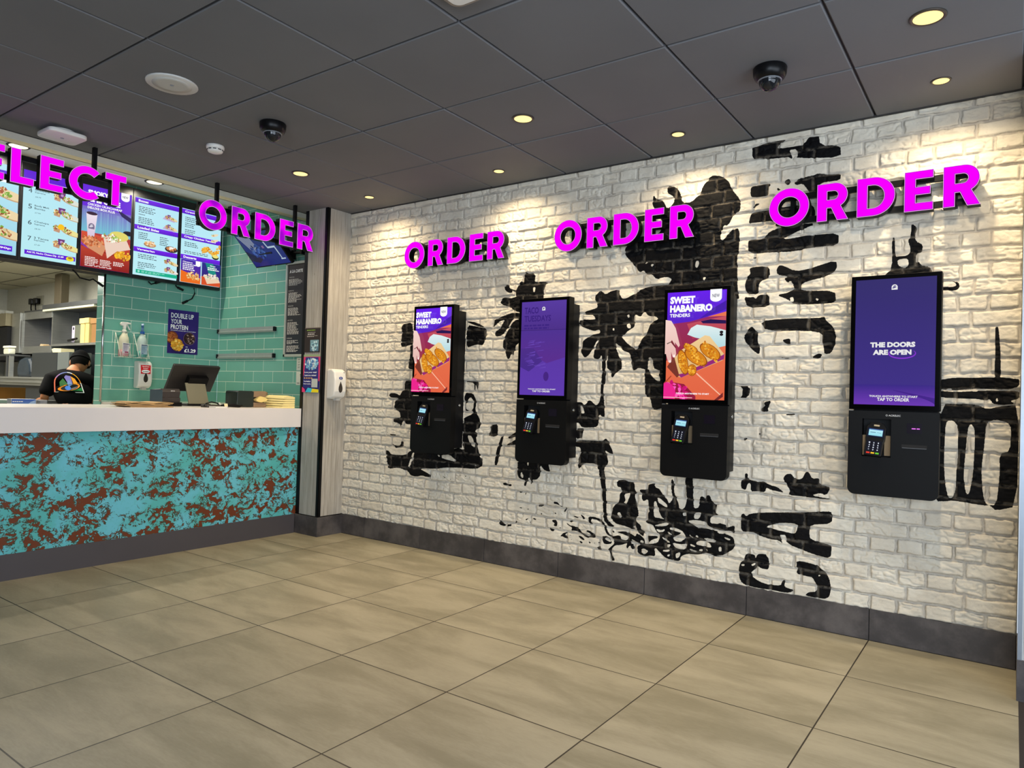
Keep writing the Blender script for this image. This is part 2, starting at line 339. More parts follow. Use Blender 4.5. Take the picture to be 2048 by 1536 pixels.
# ------------------------------------------------------------------ brick wall with relief and painted mural
MURAL = '''+602,1655 716,1674 730,1578 728,1499 697,1500 617,1482 602,1512 611,1600
+697,1495 737,1499 741,1314 685,1323 685,1382 703,1402
+655,1233 745,1236 750,1109 755,1012 760,906 670,906 655,935 630,880 609,908 539,920 545,945 627,949 611,997 556,1010 560,1075 600,1101 524,1099 495,1113 508,1135 571,1135 613,1116 638,1156 651,1166
+523,823 588,823 586,813 523,812
+547,757 582,734 637,743 648,783 668,740 617,727 583,719 555,737
+477,697 515,693 544,665 687,673 739,711 818,726 971,736 1144,748 1192,760 1239,786 1378,800 1351,771 1429,678 1396,634 1339,625 1198,622 1076,612 1002,597 824,587 935,553 949,531 891,530 865,537 800,522 747,527 719,554 624,575 514,556 495,604
-1042,699 1121,709 1196,659 1049,676
-1215,776 1286,794 1310,759 1216,753
-1312,732 1357,744 1406,676 1356,636 1325,697
-763,701 782,694 734,584 718,583
-1004,701 1030,695 1018,683
+1242,1633 1346,1616 1421,1600 1403,1483 1339,1493 1244,1467
+1251,1658 1322,1649 1425,1604 1323,1624 1242,1654
+1250,1237 1373,1234 1358,1170 1350,1170 1341,1220 1335,1170 1327,1169 1327,1224 1254,1228
+1242,1154 1318,1151 1349,1106 1341,1024 1383,981 1397,918 1346,897 1370,854 1354,844 1418,659 1362,636 1300,731 1241,736 1233,938 1244,956 1243,975 1318,1005 1317,1033 1247,1021
-1251,1067 1296,1128 1326,1097 1323,1033 1264,1031
-1277,857 1324,851 1356,771 1309,791
+1475,935 1542,948 1546,890 1528,858 1456,863 1477,886
+1578,870 1597,867 1575,795 1547,665 1519,667 1542,784
+1060,555 1098,538 1080,538
+1129,538 1147,535 1135,529
+1211,578 1230,561 1218,562
+1265,569 1280,576 1272,560
+1729,1975 1753,1956 1804,1959 1809,1808 1651,1811 1655,1835 1628,1855 1633,1839 1611,1834 1575,1851 1561,1884 1582,1897 1605,1885 1610,1867 1650,1853 1684,1855 1691,1914 1730,1894
+1529,1775 1555,1811 1626,1798 1651,1809 1720,1805 1724,1694 1655,1711 1610,1742 1548,1759
+1468,1607 1480,1654 1542,1680 1655,1704 1725,1687 1726,1652 1665,1661 1648,1662 1602,1599 1556,1551 1502,1541 1488,1574 1536,1602 1578,1657 1534,1648 1491,1618
+1649,1648 1726,1659 1730,1525 1693,1498 1672,1477 1661,1435 1658,1407 1635,1425 1619,1386 1601,1393 1582,1450 1563,1472 1570,1529 1591,1564
+1682,1894 1703,1906 1808,1898 1915,1891 1876,1851 1889,1769 1654,1781 1657,1843
-1796,1864 1814,1863 1812,1829 1800,1830
+1726,1974 1759,1954 1815,1949 1808,1885 1724,1891
+1714,720 1953,722 1976,660 1935,661 1893,700 1901,632 1876,600 1835,596 1836,561 1820,581 1808,615 1789,548 1773,551 1777,586 1729,595 1712,628
-1747,644 1766,611 1756,597 1739,617
-1792,711 1806,712 1804,686 1795,685
+1628,864 1707,908 1708,877 1640,850
+1620,811 1709,860 1710,817 1625,807
+2263,1778 2281,1789 2291,1807 2307,1806 2340,1782 2375,1800 2426,1808 2433,1780 2454,1749 2478,1750 2533,1774 2575,1799 2637,1816 2780,1818 2793,1317 2676,1316 2658,1370 2651,1391 2635,1391 2632,1362 2633,1316 2572,1331 2551,1316 2530,1316 2522,1371 2516,1418 2466,1434 2452,1454 2420,1478 2409,1485 2422,1443 2440,1403 2459,1371 2461,1314 2363,1313 2359,1395 2369,1411 2352,1399 2354,1313 2327,1313 2326,1416 2307,1382 2264,1388 2275,1453 2294,1497 2294,1509 2242,1417 2206,1390 2186,1413 2176,1430 2179,1479 2193,1503 2247,1535 2302,1543 2309,1549 2304,1567 2265,1558 2209,1576 2156,1599 2165,1635 2272,1629 2267,1648 2248,1661 2197,1663 2194,1682 2279,1700 2288,1714 2268,1749
-2531,1645 2550,1648 2575,1633 2592,1658 2604,1665 2626,1637 2675,1633 2694,1615 2648,1601 2632,1571 2620,1536 2596,1510 2564,1452 2552,1437 2534,1449 2490,1481 2448,1525 2480,1534 2497,1552 2539,1574 2543,1597 2531,1613
-2489,1650 2500,1654 2505,1638 2494,1628
-2487,1587 2500,1601 2515,1586 2514,1567 2496,1569
-2395,1573 2407,1570 2407,1556 2395,1559
+2327,1321 2353,1321 2350,1237 2343,1233 2343,1165 2347,1117 2359,1029 2336,1028 2322,1044 2314,1029 2311,983 2298,962 2196,955 2172,984 2153,984 2149,1113 2170,1115 2196,1112 2208,1096 2220,1101 2237,1128 2260,1124 2289,1097 2302,1103 2322,1136 2323,1236
-2175,1099 2204,1080 2214,1043 2182,1046
+2154,949 2213,950 2198,890 2156,881
+2157,875 2296,878 2341,878 2367,900 2388,875 2419,822 2415,800 2370,822 2365,826 2385,772 2386,744 2364,726 2362,702 2320,699 2305,738 2217,737 2186,697 2174,707 2177,768 2196,810 2191,830 2174,833 2158,832
+2319,705 2362,709 2380,563 2386,449 2393,403 2447,372 2410,362 2367,399 2358,513 2344,607
+2370,1307 2460,1321 2426,1305 2403,1269 2391,1277 2393,1299
+2610,1321 2643,1321 2640,1302 2686,1257 2715,1249 2701,1299 2709,1322 2753,1322 2759,1106 2691,1085 2669,1084 2652,1156 2621,1159 2616,1240
+2873,2279 2932,2330 2936,2357 2986,2415 3045,2406 3092,2364 3104,2324 3155,2256 3157,2192 3123,2184 3090,2120 3063,2127 3046,2056 3065,2035 3110,2095 3155,2101 3155,1969 3144,1955 3152,1758 3165,1697 2735,1721 2728,1801 2773,1846 2735,1862 2671,1851 2644,1884 2605,1887 2591,1912 2565,1898 2518,1955 2462,2014 2461,2056 2492,2082 2603,2087 2706,2141 2687,2216 2637,2287 2632,2312 2639,2356 2657,2329 2701,2315 2728,2259 2769,2293 2768,2326 2725,2356 2724,2400 2775,2385 2805,2348 2819,2287
-2602,1965 2611,1956 2603,1947 2596,1955
-2638,1945 2653,1942 2643,1927 2634,1936
-2910,1938 2926,1940 2931,1920 2920,1898 2907,1907
-2953,1841 2973,1843 2965,1823 2957,1826
+2633,1816 2736,1818 2739,1721 2570,1730 2568,1787
+3156,1231 3232,1232 3226,1168 3157,1166
-3141,1228 3192,1229 3193,1170 3142,1168
+3212,2549 3552,2543 3561,2484 3658,2466 3662,2401 3449,2435 3423,2451 3424,2433 3402,2450 3301,2454 3256,2471 3215,2469
-3340,2516 3395,2551 3481,2544 3510,2540 3473,2500 3440,2498 3362,2501
-3410,2485 3448,2482 3449,2437 3428,2440 3415,2462
+3211,2320 3251,2324 3308,2326 3318,2310 3302,2303 3306,2258 3216,2259 3208,2278
+3380,2321 3415,2333 3416,2302 3403,2298
+3435,2306 3459,2326 3534,2331 3552,2337 3625,2323 3661,2323 3662,2284 3566,2289 3548,2233 3518,2231 3505,2259 3479,2296 3448,2291
+3348,2296 3371,2279 3352,2275
+3220,2204 3240,2222 3264,2220 3254,2212 3230,2203
+3208,2150 3221,2180 3308,2179 3321,2187 3519,2184 3544,2155 3545,2096 3420,2091 3329,2118 3229,2120 3203,2118
+3388,2084 3570,2083 3383,2021 3403,2012 3516,2020 3658,2017 3660,1956 3524,1957 3443,1941 3339,1948 3206,1954 3203,2020 3218,2032 3278,2025 3317,2062
+3233,1930 3248,1934 3244,1925 3232,1924
+3357,1859 3376,1880 3454,1837 3521,1845 3650,1880 3655,1830 3596,1796 3481,1773 3482,1733 3649,1723 3653,1662 3550,1659 3449,1664 3415,1693 3358,1718 3422,1728 3456,1753 3413,1782 3395,1802 3416,1814 3360,1827
-3417,1782 3430,1790 3447,1762 3430,1759
-3427,1701 3444,1704 3449,1677 3432,1678
-3553,1689 3570,1688 3566,1671
+3211,1875 3270,1880 3319,1871 3325,1820 3267,1793 3264,1728 3205,1732 3191,1770 3199,1825 3221,1842
+3187,1719 3220,1713 3238,1716 3252,1702 3265,1724 3322,1725 3324,1657 3207,1658
+3277,1581 3382,1591 3576,1588 3600,1595 3604,1578 3637,1546 3656,1507 3655,1455 3636,1404 3604,1400 3599,1439 3590,1465 3590,1509 3520,1524 3305,1530
+3232,1560 3260,1527 3269,1518 3266,1472 3280,1440 3277,1399 3235,1431 3193,1483 3197,1515
+3394,1478 3436,1486 3437,1455 3416,1455
+3539,1383 3571,1405 3596,1400 3580,1378
+3378,1389 3447,1379 3413,1378
+3309,1148 3349,1157 3329,1115 3334,1098 3294,1095 3291,1113 3314,1124
+3418,1087 3468,1093 3462,1082 3423,1082
+3282,981 3291,982 3290,957
+3200,948 3224,951 3215,935 3205,937
+3217,760 3233,759 3231,728 3270,723 3290,719 3314,725 3358,707 3385,704 3425,675 3390,680 3358,682 3331,696 3326,668 3283,669 3250,665 3249,710 3232,706 3224,668 3196,679 3198,722 3217,729
+3416,753 3431,774 3457,779 3473,753 3509,754 3528,796 3543,794 3559,761 3592,769 3592,735 3649,725 3626,683 3596,693 3556,675 3646,668 3646,662 3516,666 3443,666 3453,692 3421,737
+3202,536 3216,544 3228,528 3252,548 3350,565 3497,580 3637,605 3657,602 3657,544 3554,526 3550,482 3556,451 3653,434 3658,424 3654,368 3573,377 3439,413 3435,456 3401,454 3423,405 3402,424 3359,423 3294,436 3260,448 3202,443 3200,513
-3330,488 3415,519 3493,523 3489,485 3476,467 3437,472 3368,480
+3230,329 3277,331 3283,307 3291,336 3334,343 3351,323 3355,263 3314,262 3292,275 3287,258 3263,237 3266,215 3305,194 3348,185 3417,190 3422,218 3438,220 3433,187 3475,181 3475,168 3444,157 3360,160 3300,157 3217,162 3199,193 3195,242 3203,277 3222,292
-3206,267 3226,273 3226,262 3212,259
-3262,276 3283,288 3281,276 3267,268
+3492,335 3584,328 3624,303 3651,271 3659,225 3653,177 3627,159 3547,162 3539,166 3552,182 3591,192 3593,224 3570,262 3540,262 3491,265 3498,293 3490,297
-3597,271 3602,282 3612,274
+3981,2029 4006,2005 3996,1969 4001,1940 4032,1918 4026,1881 4002,1879 4003,1836 4015,1840 4027,1820 4060,1813 4076,1774 3862,1776 3903,1816 3899,1965 3911,1968 3915,1872 3923,1872 3969,1872 3981,1899 3968,1943 3980,1970
-3924,1857 3969,1860 3974,1825 3954,1814 3928,1828
+4101,1712 4163,1708 4171,1721 4147,1739 4179,1728 4182,1702 4164,1690 4101,1697
+4320,1516 4333,1520 4342,1409 4346,1280 4321,1280 4323,1409
+4103,1284 4411,1290 4414,1249 4371,1234 4249,1237 4161,1225 4104,1234
+4104,1224 4177,1219 4272,1228 4334,1229 4414,1230 4413,1194 4379,1184 4402,1171 4350,1165 4319,1168 4304,1191 4292,1182 4257,1190 4105,1191
-4328,1192 4334,1198 4337,1178 4329,1178
-4137,1234 4157,1236 4161,1225 4138,1224
-4241,1235 4263,1237 4260,1223 4237,1224
+4105,1164 4250,1166 4297,1144 4350,1160 4414,1167 4412,718 4334,690 4315,711 4288,708 4169,718 4145,711 4104,706 4112,759
-4136,1048 4143,1085 4167,1088 4186,1060 4188,947 4183,852 4181,766 4169,727 4153,728 4140,791 4133,886
-4224,1053 4235,1077 4250,1054 4252,989 4247,839 4233,748 4220,761 4211,835 4214,892
-4294,1084 4328,1099 4373,1088 4387,1061 4383,960 4345,944 4347,848 4337,714 4295,713 4283,786 4279,879 4288,972
+2444,631 2459,651 2496,657 2527,648 2568,647 2569,615 2582,588 2572,578 2582,519 2601,459 2577,435 2580,421 2615,398 2614,375 2636,369 2637,337 2607,351 2586,367 2566,369 2540,375 2494,385 2457,387 2425,407 2413,438 2423,472 2448,508 2471,525 2472,572 2482,580 2479,608 2455,611
-2501,573 2544,584 2530,541 2516,511 2500,519 2512,534
-2458,455 2476,462 2487,442 2479,425 2466,431
-2563,389 2580,392 2594,370 2576,368
+2599,606 2614,612 2652,614 2656,642 2673,650 2695,655 2698,632 2725,626 2753,588 2777,568 2785,546 2810,576 2794,651 2798,683 2805,692 2815,671 2816,622 2826,591 2844,553 2847,527 2868,522 2884,540 2892,585 2888,638 2881,659 2879,708 2919,714 2926,703 2932,545 2942,538 2960,544 2968,563 2961,573 2974,611 2990,609 2997,596 3003,617 3025,621 3039,588 3048,576 3071,570 3054,546 3058,528 3081,519 3046,509 3031,496 3031,466 3073,467 3084,475 3117,468 3119,451 3168,473 3165,424 3143,438 3100,432 3030,440 3002,471 2957,474 2934,471 2898,462 2958,430 2994,435 3074,428 3157,410 3169,390 3169,348 3129,316 3104,299 3060,286 3016,299 2971,283 2903,277 2866,258 2862,231 2834,226 2777,231 2738,256 2718,280 2703,278 2714,234 2680,234 2641,218 2600,235 2594,271 2614,288 2678,299 2722,313 2735,342 2735,355 2715,375 2689,413 2655,417 2642,429 2659,441 2658,477 2668,487 2657,509 2658,560 2626,542 2616,555 2615,583
-2712,575 2729,572 2773,541 2778,523 2754,529 2720,548
-2693,550 2708,551 2721,507 2742,465 2766,454 2732,457 2696,457 2692,504
-2871,505 2890,507 2888,487 2874,490
-2938,513 2974,520 2974,498 2961,479 2936,480
-2694,409 2733,423 2771,437 2788,430 2772,417 2733,409
-2710,393 2744,388 2767,400 2758,381 2725,374
-2791,410 2829,413 2876,397 2893,373 2878,348 2854,363 2821,363 2849,376 2867,391 2829,395 2801,398
-2777,384 2792,386 2811,366 2787,372
-2909,393 2928,378 2937,366 2919,372
-2952,390 2964,383 2962,369 2950,381
-2996,378 3022,382 3067,376 3058,361 3009,363
-3070,426 3101,423 3109,416 3083,417
-3110,403 3145,395 3145,387 3119,389
-3083,343 3098,346 3099,320 3084,318
-2960,356 2987,364 3032,358 3046,334 3015,333 2951,337
-2970,312 2993,317 2991,304 2973,301
-3002,318 3026,316 3015,307
-2919,337 2952,328 2943,321 2920,326
-2916,310 2957,299 2948,291 2916,297
-2812,326 2860,324 2901,334 2888,297 2842,294 2822,309
-2812,357 2844,366 2878,348 2855,336 2821,340
-2756,277 2799,284 2795,272 2757,268
-2779,312 2803,315 2790,291 2777,298
-2786,255 2800,257 2796,245 2784,245
-2833,266 2863,282 2857,252 2838,240
-2745,352 2764,346 2803,324 2774,325
-2622,261 2639,269 2669,255 2640,232 2622,243
+2458,340 2505,351 2546,343 2587,330 2587,353 2637,332 2648,302 2629,285 2599,290 2578,306 2557,312 2569,277 2579,255 2559,252 2548,274 2529,247 2523,265 2533,285 2487,265 2450,259 2430,237 2420,212 2453,166 2422,161 2415,212 2399,223 2419,245 2445,268 2434,294 2396,318 2379,344 2362,380 2323,394 2269,401 2268,408 2312,411 2361,394 2384,363 2401,328 2428,308 2475,324 2490,317 2486,302 2527,298 2537,323 2505,333 2464,336
-2548,297 2563,297 2566,283 2553,284
-2613,315 2633,314 2638,301 2619,293
+2654,344 2672,346 2716,353 2723,340 2687,326 2673,310 2663,309
+2356,298 2396,308 2434,266 2376,253 2362,275
-2370,289 2396,298 2426,272 2397,277
+2326,229 2350,240 2356,214 2329,213
+2427,348 2445,341 2443,333 2432,334
+2148,399 2172,401 2200,389 2166,390
+2203,415 2220,412 2244,395 2224,386 2217,403
+2263,410 2326,411 2379,377 2387,338 2420,314 2388,315 2367,370 2313,400 2287,400 2281,382 2291,363 2268,363 2264,380
+2101,356 2126,338 2168,335 2202,325 2209,308 2264,283 2283,301 2246,316 2256,325 2303,309 2314,282 2277,282 2258,274 2175,309 2155,307 2141,304 2147,326 2113,337
+2059,258 2086,285 2114,292 2094,274 2115,260 2112,247 2080,261
+2125,276 2149,277 2135,271
+2136,251 2146,251 2145,243
+2190,282 2217,280 2245,257 2211,261
+2201,251 2225,246 2222,234 2205,240
+2265,258 2285,249 2272,241
+2305,257 2315,253 2308,246
+2331,261 2344,260 2338,250
+1999,355 2028,359 2042,339 2036,318 2008,317 2021,337 2000,343
+1969,300 2019,294 2009,281 1991,284
+2050,313 2063,315 2061,306
+1846,348 1868,349 1881,337 1858,340
+1787,331 1817,344 1806,328
+1824,333 1831,312 1824,314
+1759,367 1769,365 1766,355
+1739,405 1761,406 1762,398 1743,400
+1799,406 1818,402 1811,395
+1911,389 1922,388 1920,376 1914,378
+2015,410 2033,397 2019,394
+2061,405 2081,399 2069,396
+2095,447 2103,443 2096,415 2085,417
+1887,439 1928,444 1924,431 1889,427
+1953,444 1993,441 1968,438
+2045,460 2070,446 2060,443
+1578,315 1589,294 1635,278 1628,264 1580,270
+1643,279 1681,287 1678,272 1643,264
+1704,299 1715,313 1723,306 1708,293
+2129,368 2149,368 2146,356 2129,357
+1595,551 1628,559 1639,545 1672,554 1676,537 1640,538 1601,539
+1722,507 1764,511 1754,501
+1786,509 1796,506 1788,487
+2007,473 2032,471 2067,446 2042,456 2007,460'''
def vnoise(X, Z, sc, seed):
    r = np.random.RandomState(seed).rand(260, 260)
    gx = X*sc; gz = Z*sc; ix = np.floor(gx).astype(int); iz = np.floor(gz).astype(int); fx = gx-ix; fz = gz-iz
    fx = fx*fx*(3-2*fx); fz = fz*fz*(3-2*fz); ix %= 259; iz %= 259
    return (r[iz, ix]*(1-fx)+r[iz, ix+1]*fx)*(1-fz)+(r[iz+1, ix]*(1-fx)+r[iz+1, ix+1]*fx)*fz
def brick_wall():
    X0, X1, Z0, Z1 = 0.0, 4.416, .150, 2.578; st = .0042
    nx = int((X1-X0)/st)+1; nz = int((Z1-Z0)/st)+1
    xs = np.linspace(X0, X1, nx); zs = np.linspace(Z0, Z1, nz); X, Z = np.meshgrid(xs, zs)
    wx = X+(vnoise(X, Z, 9, 1)-.5)*.010+(vnoise(X, Z, 45, 2)-.5)*.006
    wz = Z+(vnoise(X, Z, 7, 3)-.5)*.010+(vnoise(X, Z, 40, 4)-.5)*.007
    R = (wz-.149)/.0724; row = np.floor(R).astype(int); hdr = row % 2 == 0
    jit = np.random.RandomState(5).rand(60)*.02-.01
    bx = np.where(hdr, (wx-.067+jit[row % 60])/.11747, (wx-.235+jit[row % 60])/.2351); bi = np.floor(bx).astype(int)
    bw = np.where(hdr, .11747, .2351); fx = bx-bi; dx = np.minimum(fx, 1-fx)*bw; fz = R-row; dz = np.minimum(fz, 1-fz)*.0724
    rb = np.random.RandomState(8).rand(64, 128); hb = rb[row % 64, bi % 128]; hb2 = rb[(row+31) % 64, (bi+17) % 128]
    d = np.minimum(dx*.92, dz)-.0035; t = np.clip(d/.0055, 0, 1); t = t*t*(3-2*t)
    rough = (vnoise(X, Z*1.7, 32, 6)-.5)*.6+(vnoise(X, Z*1.4, 75, 7)-.5)*.4
    ridged = np.abs(vnoise(X+Z*.4, Z*2.2, 26, 9)-.5)
    h = t*(.0095+.006*hb+(.0035+.006*hb2)*rough-np.where(hb2 > .55, .009, .002)*np.clip(.12-ridged, 0, 1)/.12*.8)
    h += (1-t)*(.0015*(vnoise(X, Z, 50, 10)))
    # the mural mask, supersampled
    acc = np.zeros(X.shape)
    sub = [(-.3, -.3), (.3, -.3), (-.3, .3), (.3, .3), (0, 0)]
    polys = []
    for ln in MURAL.split('\n'):
        P = np.array([[float(q) for q in t_.split(',')] for t_ in ln[1:].split()])/1000
        Q = []
        for i in range(len(P)):                       # soften corners once
            a, b = P[i], P[(i+1) % len(P)]; Q += [a*.8+b*.2, a*.2+b*.8]
        polys.append((1 if ln[0] == '+' else 0, np.array(Q)))
    for ox, oz in sub:
        m = np.zeros(X.shape, bool)
        for val, Q in polys:
            i0, i1 = np.searchsorted(xs, Q[:, 0].min()-st), np.searchsorted(xs, Q[:, 0].max()+st)
            j0, j1 = np.searchsorted(zs, Q[:, 1].min()-st), np.searchsorted(zs, Q[:, 1].max()+st)
            if i1 <= i0 or j1 <= j0: continue
            px = X[j0:j1, i0:i1]+ox*st; pz = Z[j0:j1, i0:i1]+oz*st; ins = np.zeros(px.shape, bool)
            for k in range(len(Q)):
                ax, az = Q[k]; bx_, bz = Q[(k+1) % len(Q)]
                if az == bz: continue
                c = ((az > pz) != (bz > pz)) & (px < (bx_-ax)*(pz-az)/(bz-az)+ax); ins ^= c
            if val: m[j0:j1, i0:i1] |= ins
            else: m[j0:j1, i0:i1] &= ~ins
        acc += m
    acc /= len(sub)
    me = bpy.data.meshes.new('wall_right'); co = np.stack([X, -h, Z], -1).reshape(-1, 3)
    idx = np.arange(nx*nz).reshape(nz, nx); q = np.stack([idx[:-1, :-1], idx[:-1, 1:], idx[1:, 1:], idx[1:, :-1]], -1).reshape(-1, 4)
    me.vertices.add(len(co)); me.vertices.foreach_set('co', co.ravel()); me.loops.add(q.size); me.loops.foreach_set('vertex_index', q.ravel())
    me.polygons.add(len(q)); me.polygons.foreach_set('loop_start', np.arange(len(q))*4); me.polygons.foreach_set('loop_total', np.full(len(q), 4)); me.update()
    me.polygons.foreach_set('use_smooth', np.ones(len(q), bool))
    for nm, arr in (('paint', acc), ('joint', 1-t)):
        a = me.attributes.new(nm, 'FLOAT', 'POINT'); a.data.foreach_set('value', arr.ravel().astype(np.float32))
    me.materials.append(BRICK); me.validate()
    o = bpy.data.objects.new('wall_right', me); C.objects.link(o); struct(o); return o
brick_wall()

# ------------------------------------------------------------------ floor, ceilings, plain walls
mb = MB(); mb.box(-7.2, 4.425, -6.6, .0, -.05, 0); mb.box(4.425, 6.6, -6.6, .0, -.05, 0.0, 1)
struct(mb.obj('floor', [FLOOR, pm('dark_entrance_mat', (44, 38, 36), .95, scale=200, bump=.3)]))
mb = MB(); mb.box(-.32, 6.6, -6.6, 0, H+.016, H+.05, 1)
X_ = [3.8163-.59431*k for k in range(-5, 8)]; X_[-1] = -.322; Y_ = [0-.004]+[-.6144-.5959*k for k in range(0, 11)]
for i in range(len(X_)-1):
    for j in range(len(Y_)-1):
        x1, x0 = X_[i]-.005, X_[i+1]+.005; y1, y0 = Y_[j]-.005, Y_[j+1]+.005
        if i == len(X_)-2: x0 = X_[-1]
        b = .004; z0, z1 = H+.002*((i*7+j*5) % 3 == 0)*.6, H+.017
        vs = [(x0+b, y0+b, z0), (x1-b, y0+b, z0), (x1-b, y1-b, z0), (x0+b, y1-b, z0), (x0, y0, z0+b), (x1, y0, z0+b), (x1, y1, z0+b), (x0, y1, z0+b), (x0, y0, z1), (x1, y0, z1), (x1, y1, z1), (x0, y1, z1)]
        mb.add(vs, [(3, 2, 1, 0)]+[(k, (k+1) % 4, 4+(k+1) % 4, 4+k) for k in range(4)]+[(4+k, 4+(k+1) % 4, 8+(k+1) % 4, 8+k) for k in range(4)])
mb.box(.01, 6.6, -.03, -.014, H-.004, H+.004, 1); mb.box(-.3225, -.319, -6.6, -.0, H-.004, H+.04, 1)
struct(mb.obj('ceiling', [CEIL, GRID]))
mb = MB(); mb.box(-.47, -.3225, -6.6, 0, H, H+.02); mb.box(-.33, -.3225, -6.6, 0, H, 2.9)
struct(mb.obj('trim_1', pm('pale_grey_soffit', (222, 228, 238), .6)))
mb = MB(); mb.box(-.60, -.47, -6.6, 0, H+.012, H+.05); mb.box(-.60, -.59, -6.6, 0, H+.012, 2.86); struct(mb.obj('trim_2', CREAM))
mb = MB(); mb.box(-1.98, -.32, -6.6, 0, 2.86, 2.9); struct(mb.obj('ceiling_counter', pm('white_counter_ceiling', (250, 242, 222), .7)))
mb = MB(); mb.box(-7.2, -1.96, -6.6, 0, 2.41, 2.46)
for x in (-6.4, -5.2, -4.0, -2.8): mb.box(x-.006, x+.006, -6.6, 0, 2.405, 2.412, 1)
for y in (-.35, -.95, -1.55, -2.15, -2.75): mb.box(-7.2, -1.96, y-.006, y+.006, 2.4045, 2.4115, 1)
struct(mb.obj('ceiling_kitchen', [pm('kitchen_overhead', (206, 202, 178), .6), pm('panel_seam', (120, 116, 100), .7)]))
mb = MB(); mb.box(-1.97, -1.84, -1.055, 0, 0, 2.88); struct(mb.obj('wall_left', TEALX))
mb = MB(); mb.box(-1.97, -1.84, -6.6, -1.057, 2.06, 2.9); struct(mb.obj('wall_left_header', pm('dark_board_backing', (44, 42, 44), .7)))
mb = MB(); mb.box(-1.838, -.26, .0, .06, 0, 2.9); struct(mb.obj('wall_rear', TEALY))
mb = MB(); mb.box(-7.2, -1.972, 0, .06, 0, 2.5); struct(mb.obj('wall_kitchen_side', WPAINT))
mb = MB(); mb.box(-7.2, -7.05, -6.6, 0, 0, 2.5); struct(mb.obj('wall_kitchen_back', WPAINT))
mb = MB(); mb.box(4.425, 6.6, -.0, .12, 0, 2.6); struct(mb.obj('wall_entrance', WPAINT))
mb = MB(); mb.box(0, 4.42, .004, .12, 0, 2.62); struct(mb.obj('wall_right_backing', WPAINT))
# unseen shop front behind the camera, opening placed clear of kiosk reflections: sill, posts, head
mb = MB(); mb.box(-7.2, 6.6, -6.75, -6.6, 0, .22); mb.box(-7.2, 6.6, -6.75, -6.6, 2.42, 2.9); mb.box(-7.2, 3.9, -6.75, -6.6, .22, 2.42)
for x in (3.94, 5.2, 6.5): mb.box(x-.04, x+.04, -6.72, -6.62, .22, 2.42)
struct(mb.obj('wall_front', GRID))
mb = MB(); mb.box(6.6, 6.75, -6.6, -5.4, 0, 2.6); mb.box(6.6, 6.75, -1.3, .12, 0, 2.6); mb.box(6.6, 6.75, -6.6, .12, 2.3, 2.6)
for y in (-4.1, -2.7): mb.box(6.62, 6.7, y-.04, y+.04, 0, 2.3)
struct(mb.obj('wall_side', GRID))
# skirtings
mb = MB()
js = [4.418]+[3.8337-.5943*k for k in range(0, 7)]+[0.0]
for a, b in zip(js[:-1], js[1:]):
    if a-b > .01: mb.box(b+.0018, a-.0018, -.013, 0.003, 0, .153)
mb.box(0, 4.418, -.008, .003, 0, .15, 1); mb.box(0, 4.418, -.016, -.008, -.001, .003, 1)
struct(mb.obj('baseboard_right', [SLATE, pm('dark_joint', (24, 22, 22), .8)], bevel=.0012))
# pillar in the corner
mb = MB(); mb.box(-.26, 0, -.25, .0, .12, H); mb.box(-.27, .010, -.26, 0, 0, .150, 1); mb.box(-.262, .0045, -.2545, 0, .148, .156, 2)
mb.box(-.024, .0045, -.2545, -.2495, .156, H, 2); mb.box(-.0005, .0045, -.2545, -.226, .156, H, 2); mb.box(-.262, -.226, -.2545, -.2495, .156, H, 2)
mb.box(.002, .013, -.006, .0, 0, .152, 3)
struct(mb.obj('wall_pillar', [OAK, SLATE, BLACK, pm('pale_edge_strip', (170, 172, 176), .4)], bevel=.001))
# return wall by the entrance at the right edge
mb = MB(); mb.box(4.422, 6.0, -.40, 0, 0, H); struct(mb.obj('wall_return', pm('white_return_paint', (216, 216, 214), .5)))
mb = MB(); mb.box(4.419, 4.434, -.405, -.365, .16, H); struct(mb.obj('trim_3', ALU))
mb = MB(); mb.box(4.418, 4.9, -.412, 0, 0, .16); struct(mb.obj('baseboard_return', SLATE))
mb = MB()
for i in range(6):
    for j in range(7):
        x, z = 4.44+i*.2, .165+j*.2; k = (i+j) % 2
        mb.add([(x, -.404, z), (x+.2, -.404, z), (x+.2, -.404, z+.2), (x, -.404, z+.2)], [(0, 1, 2)], k); mb.add([(x, -.404, z), (x+.2, -.404, z+.2), (x, -.404, z+.2)], [(0, 1, 2)], 1-k)
struct(mb.obj('trim_4', [BPLAS, WPLAS]))
mb = MB(); mb.prism([(-1.842+.009*math.cos(t), -1.056+.009*math.sin(t)) for t in np.linspace(0, 2*math.pi, 13)[:-1]], 2, .99, 2.06, 0, True)
struct(mb.obj('trim_5', CHROME))

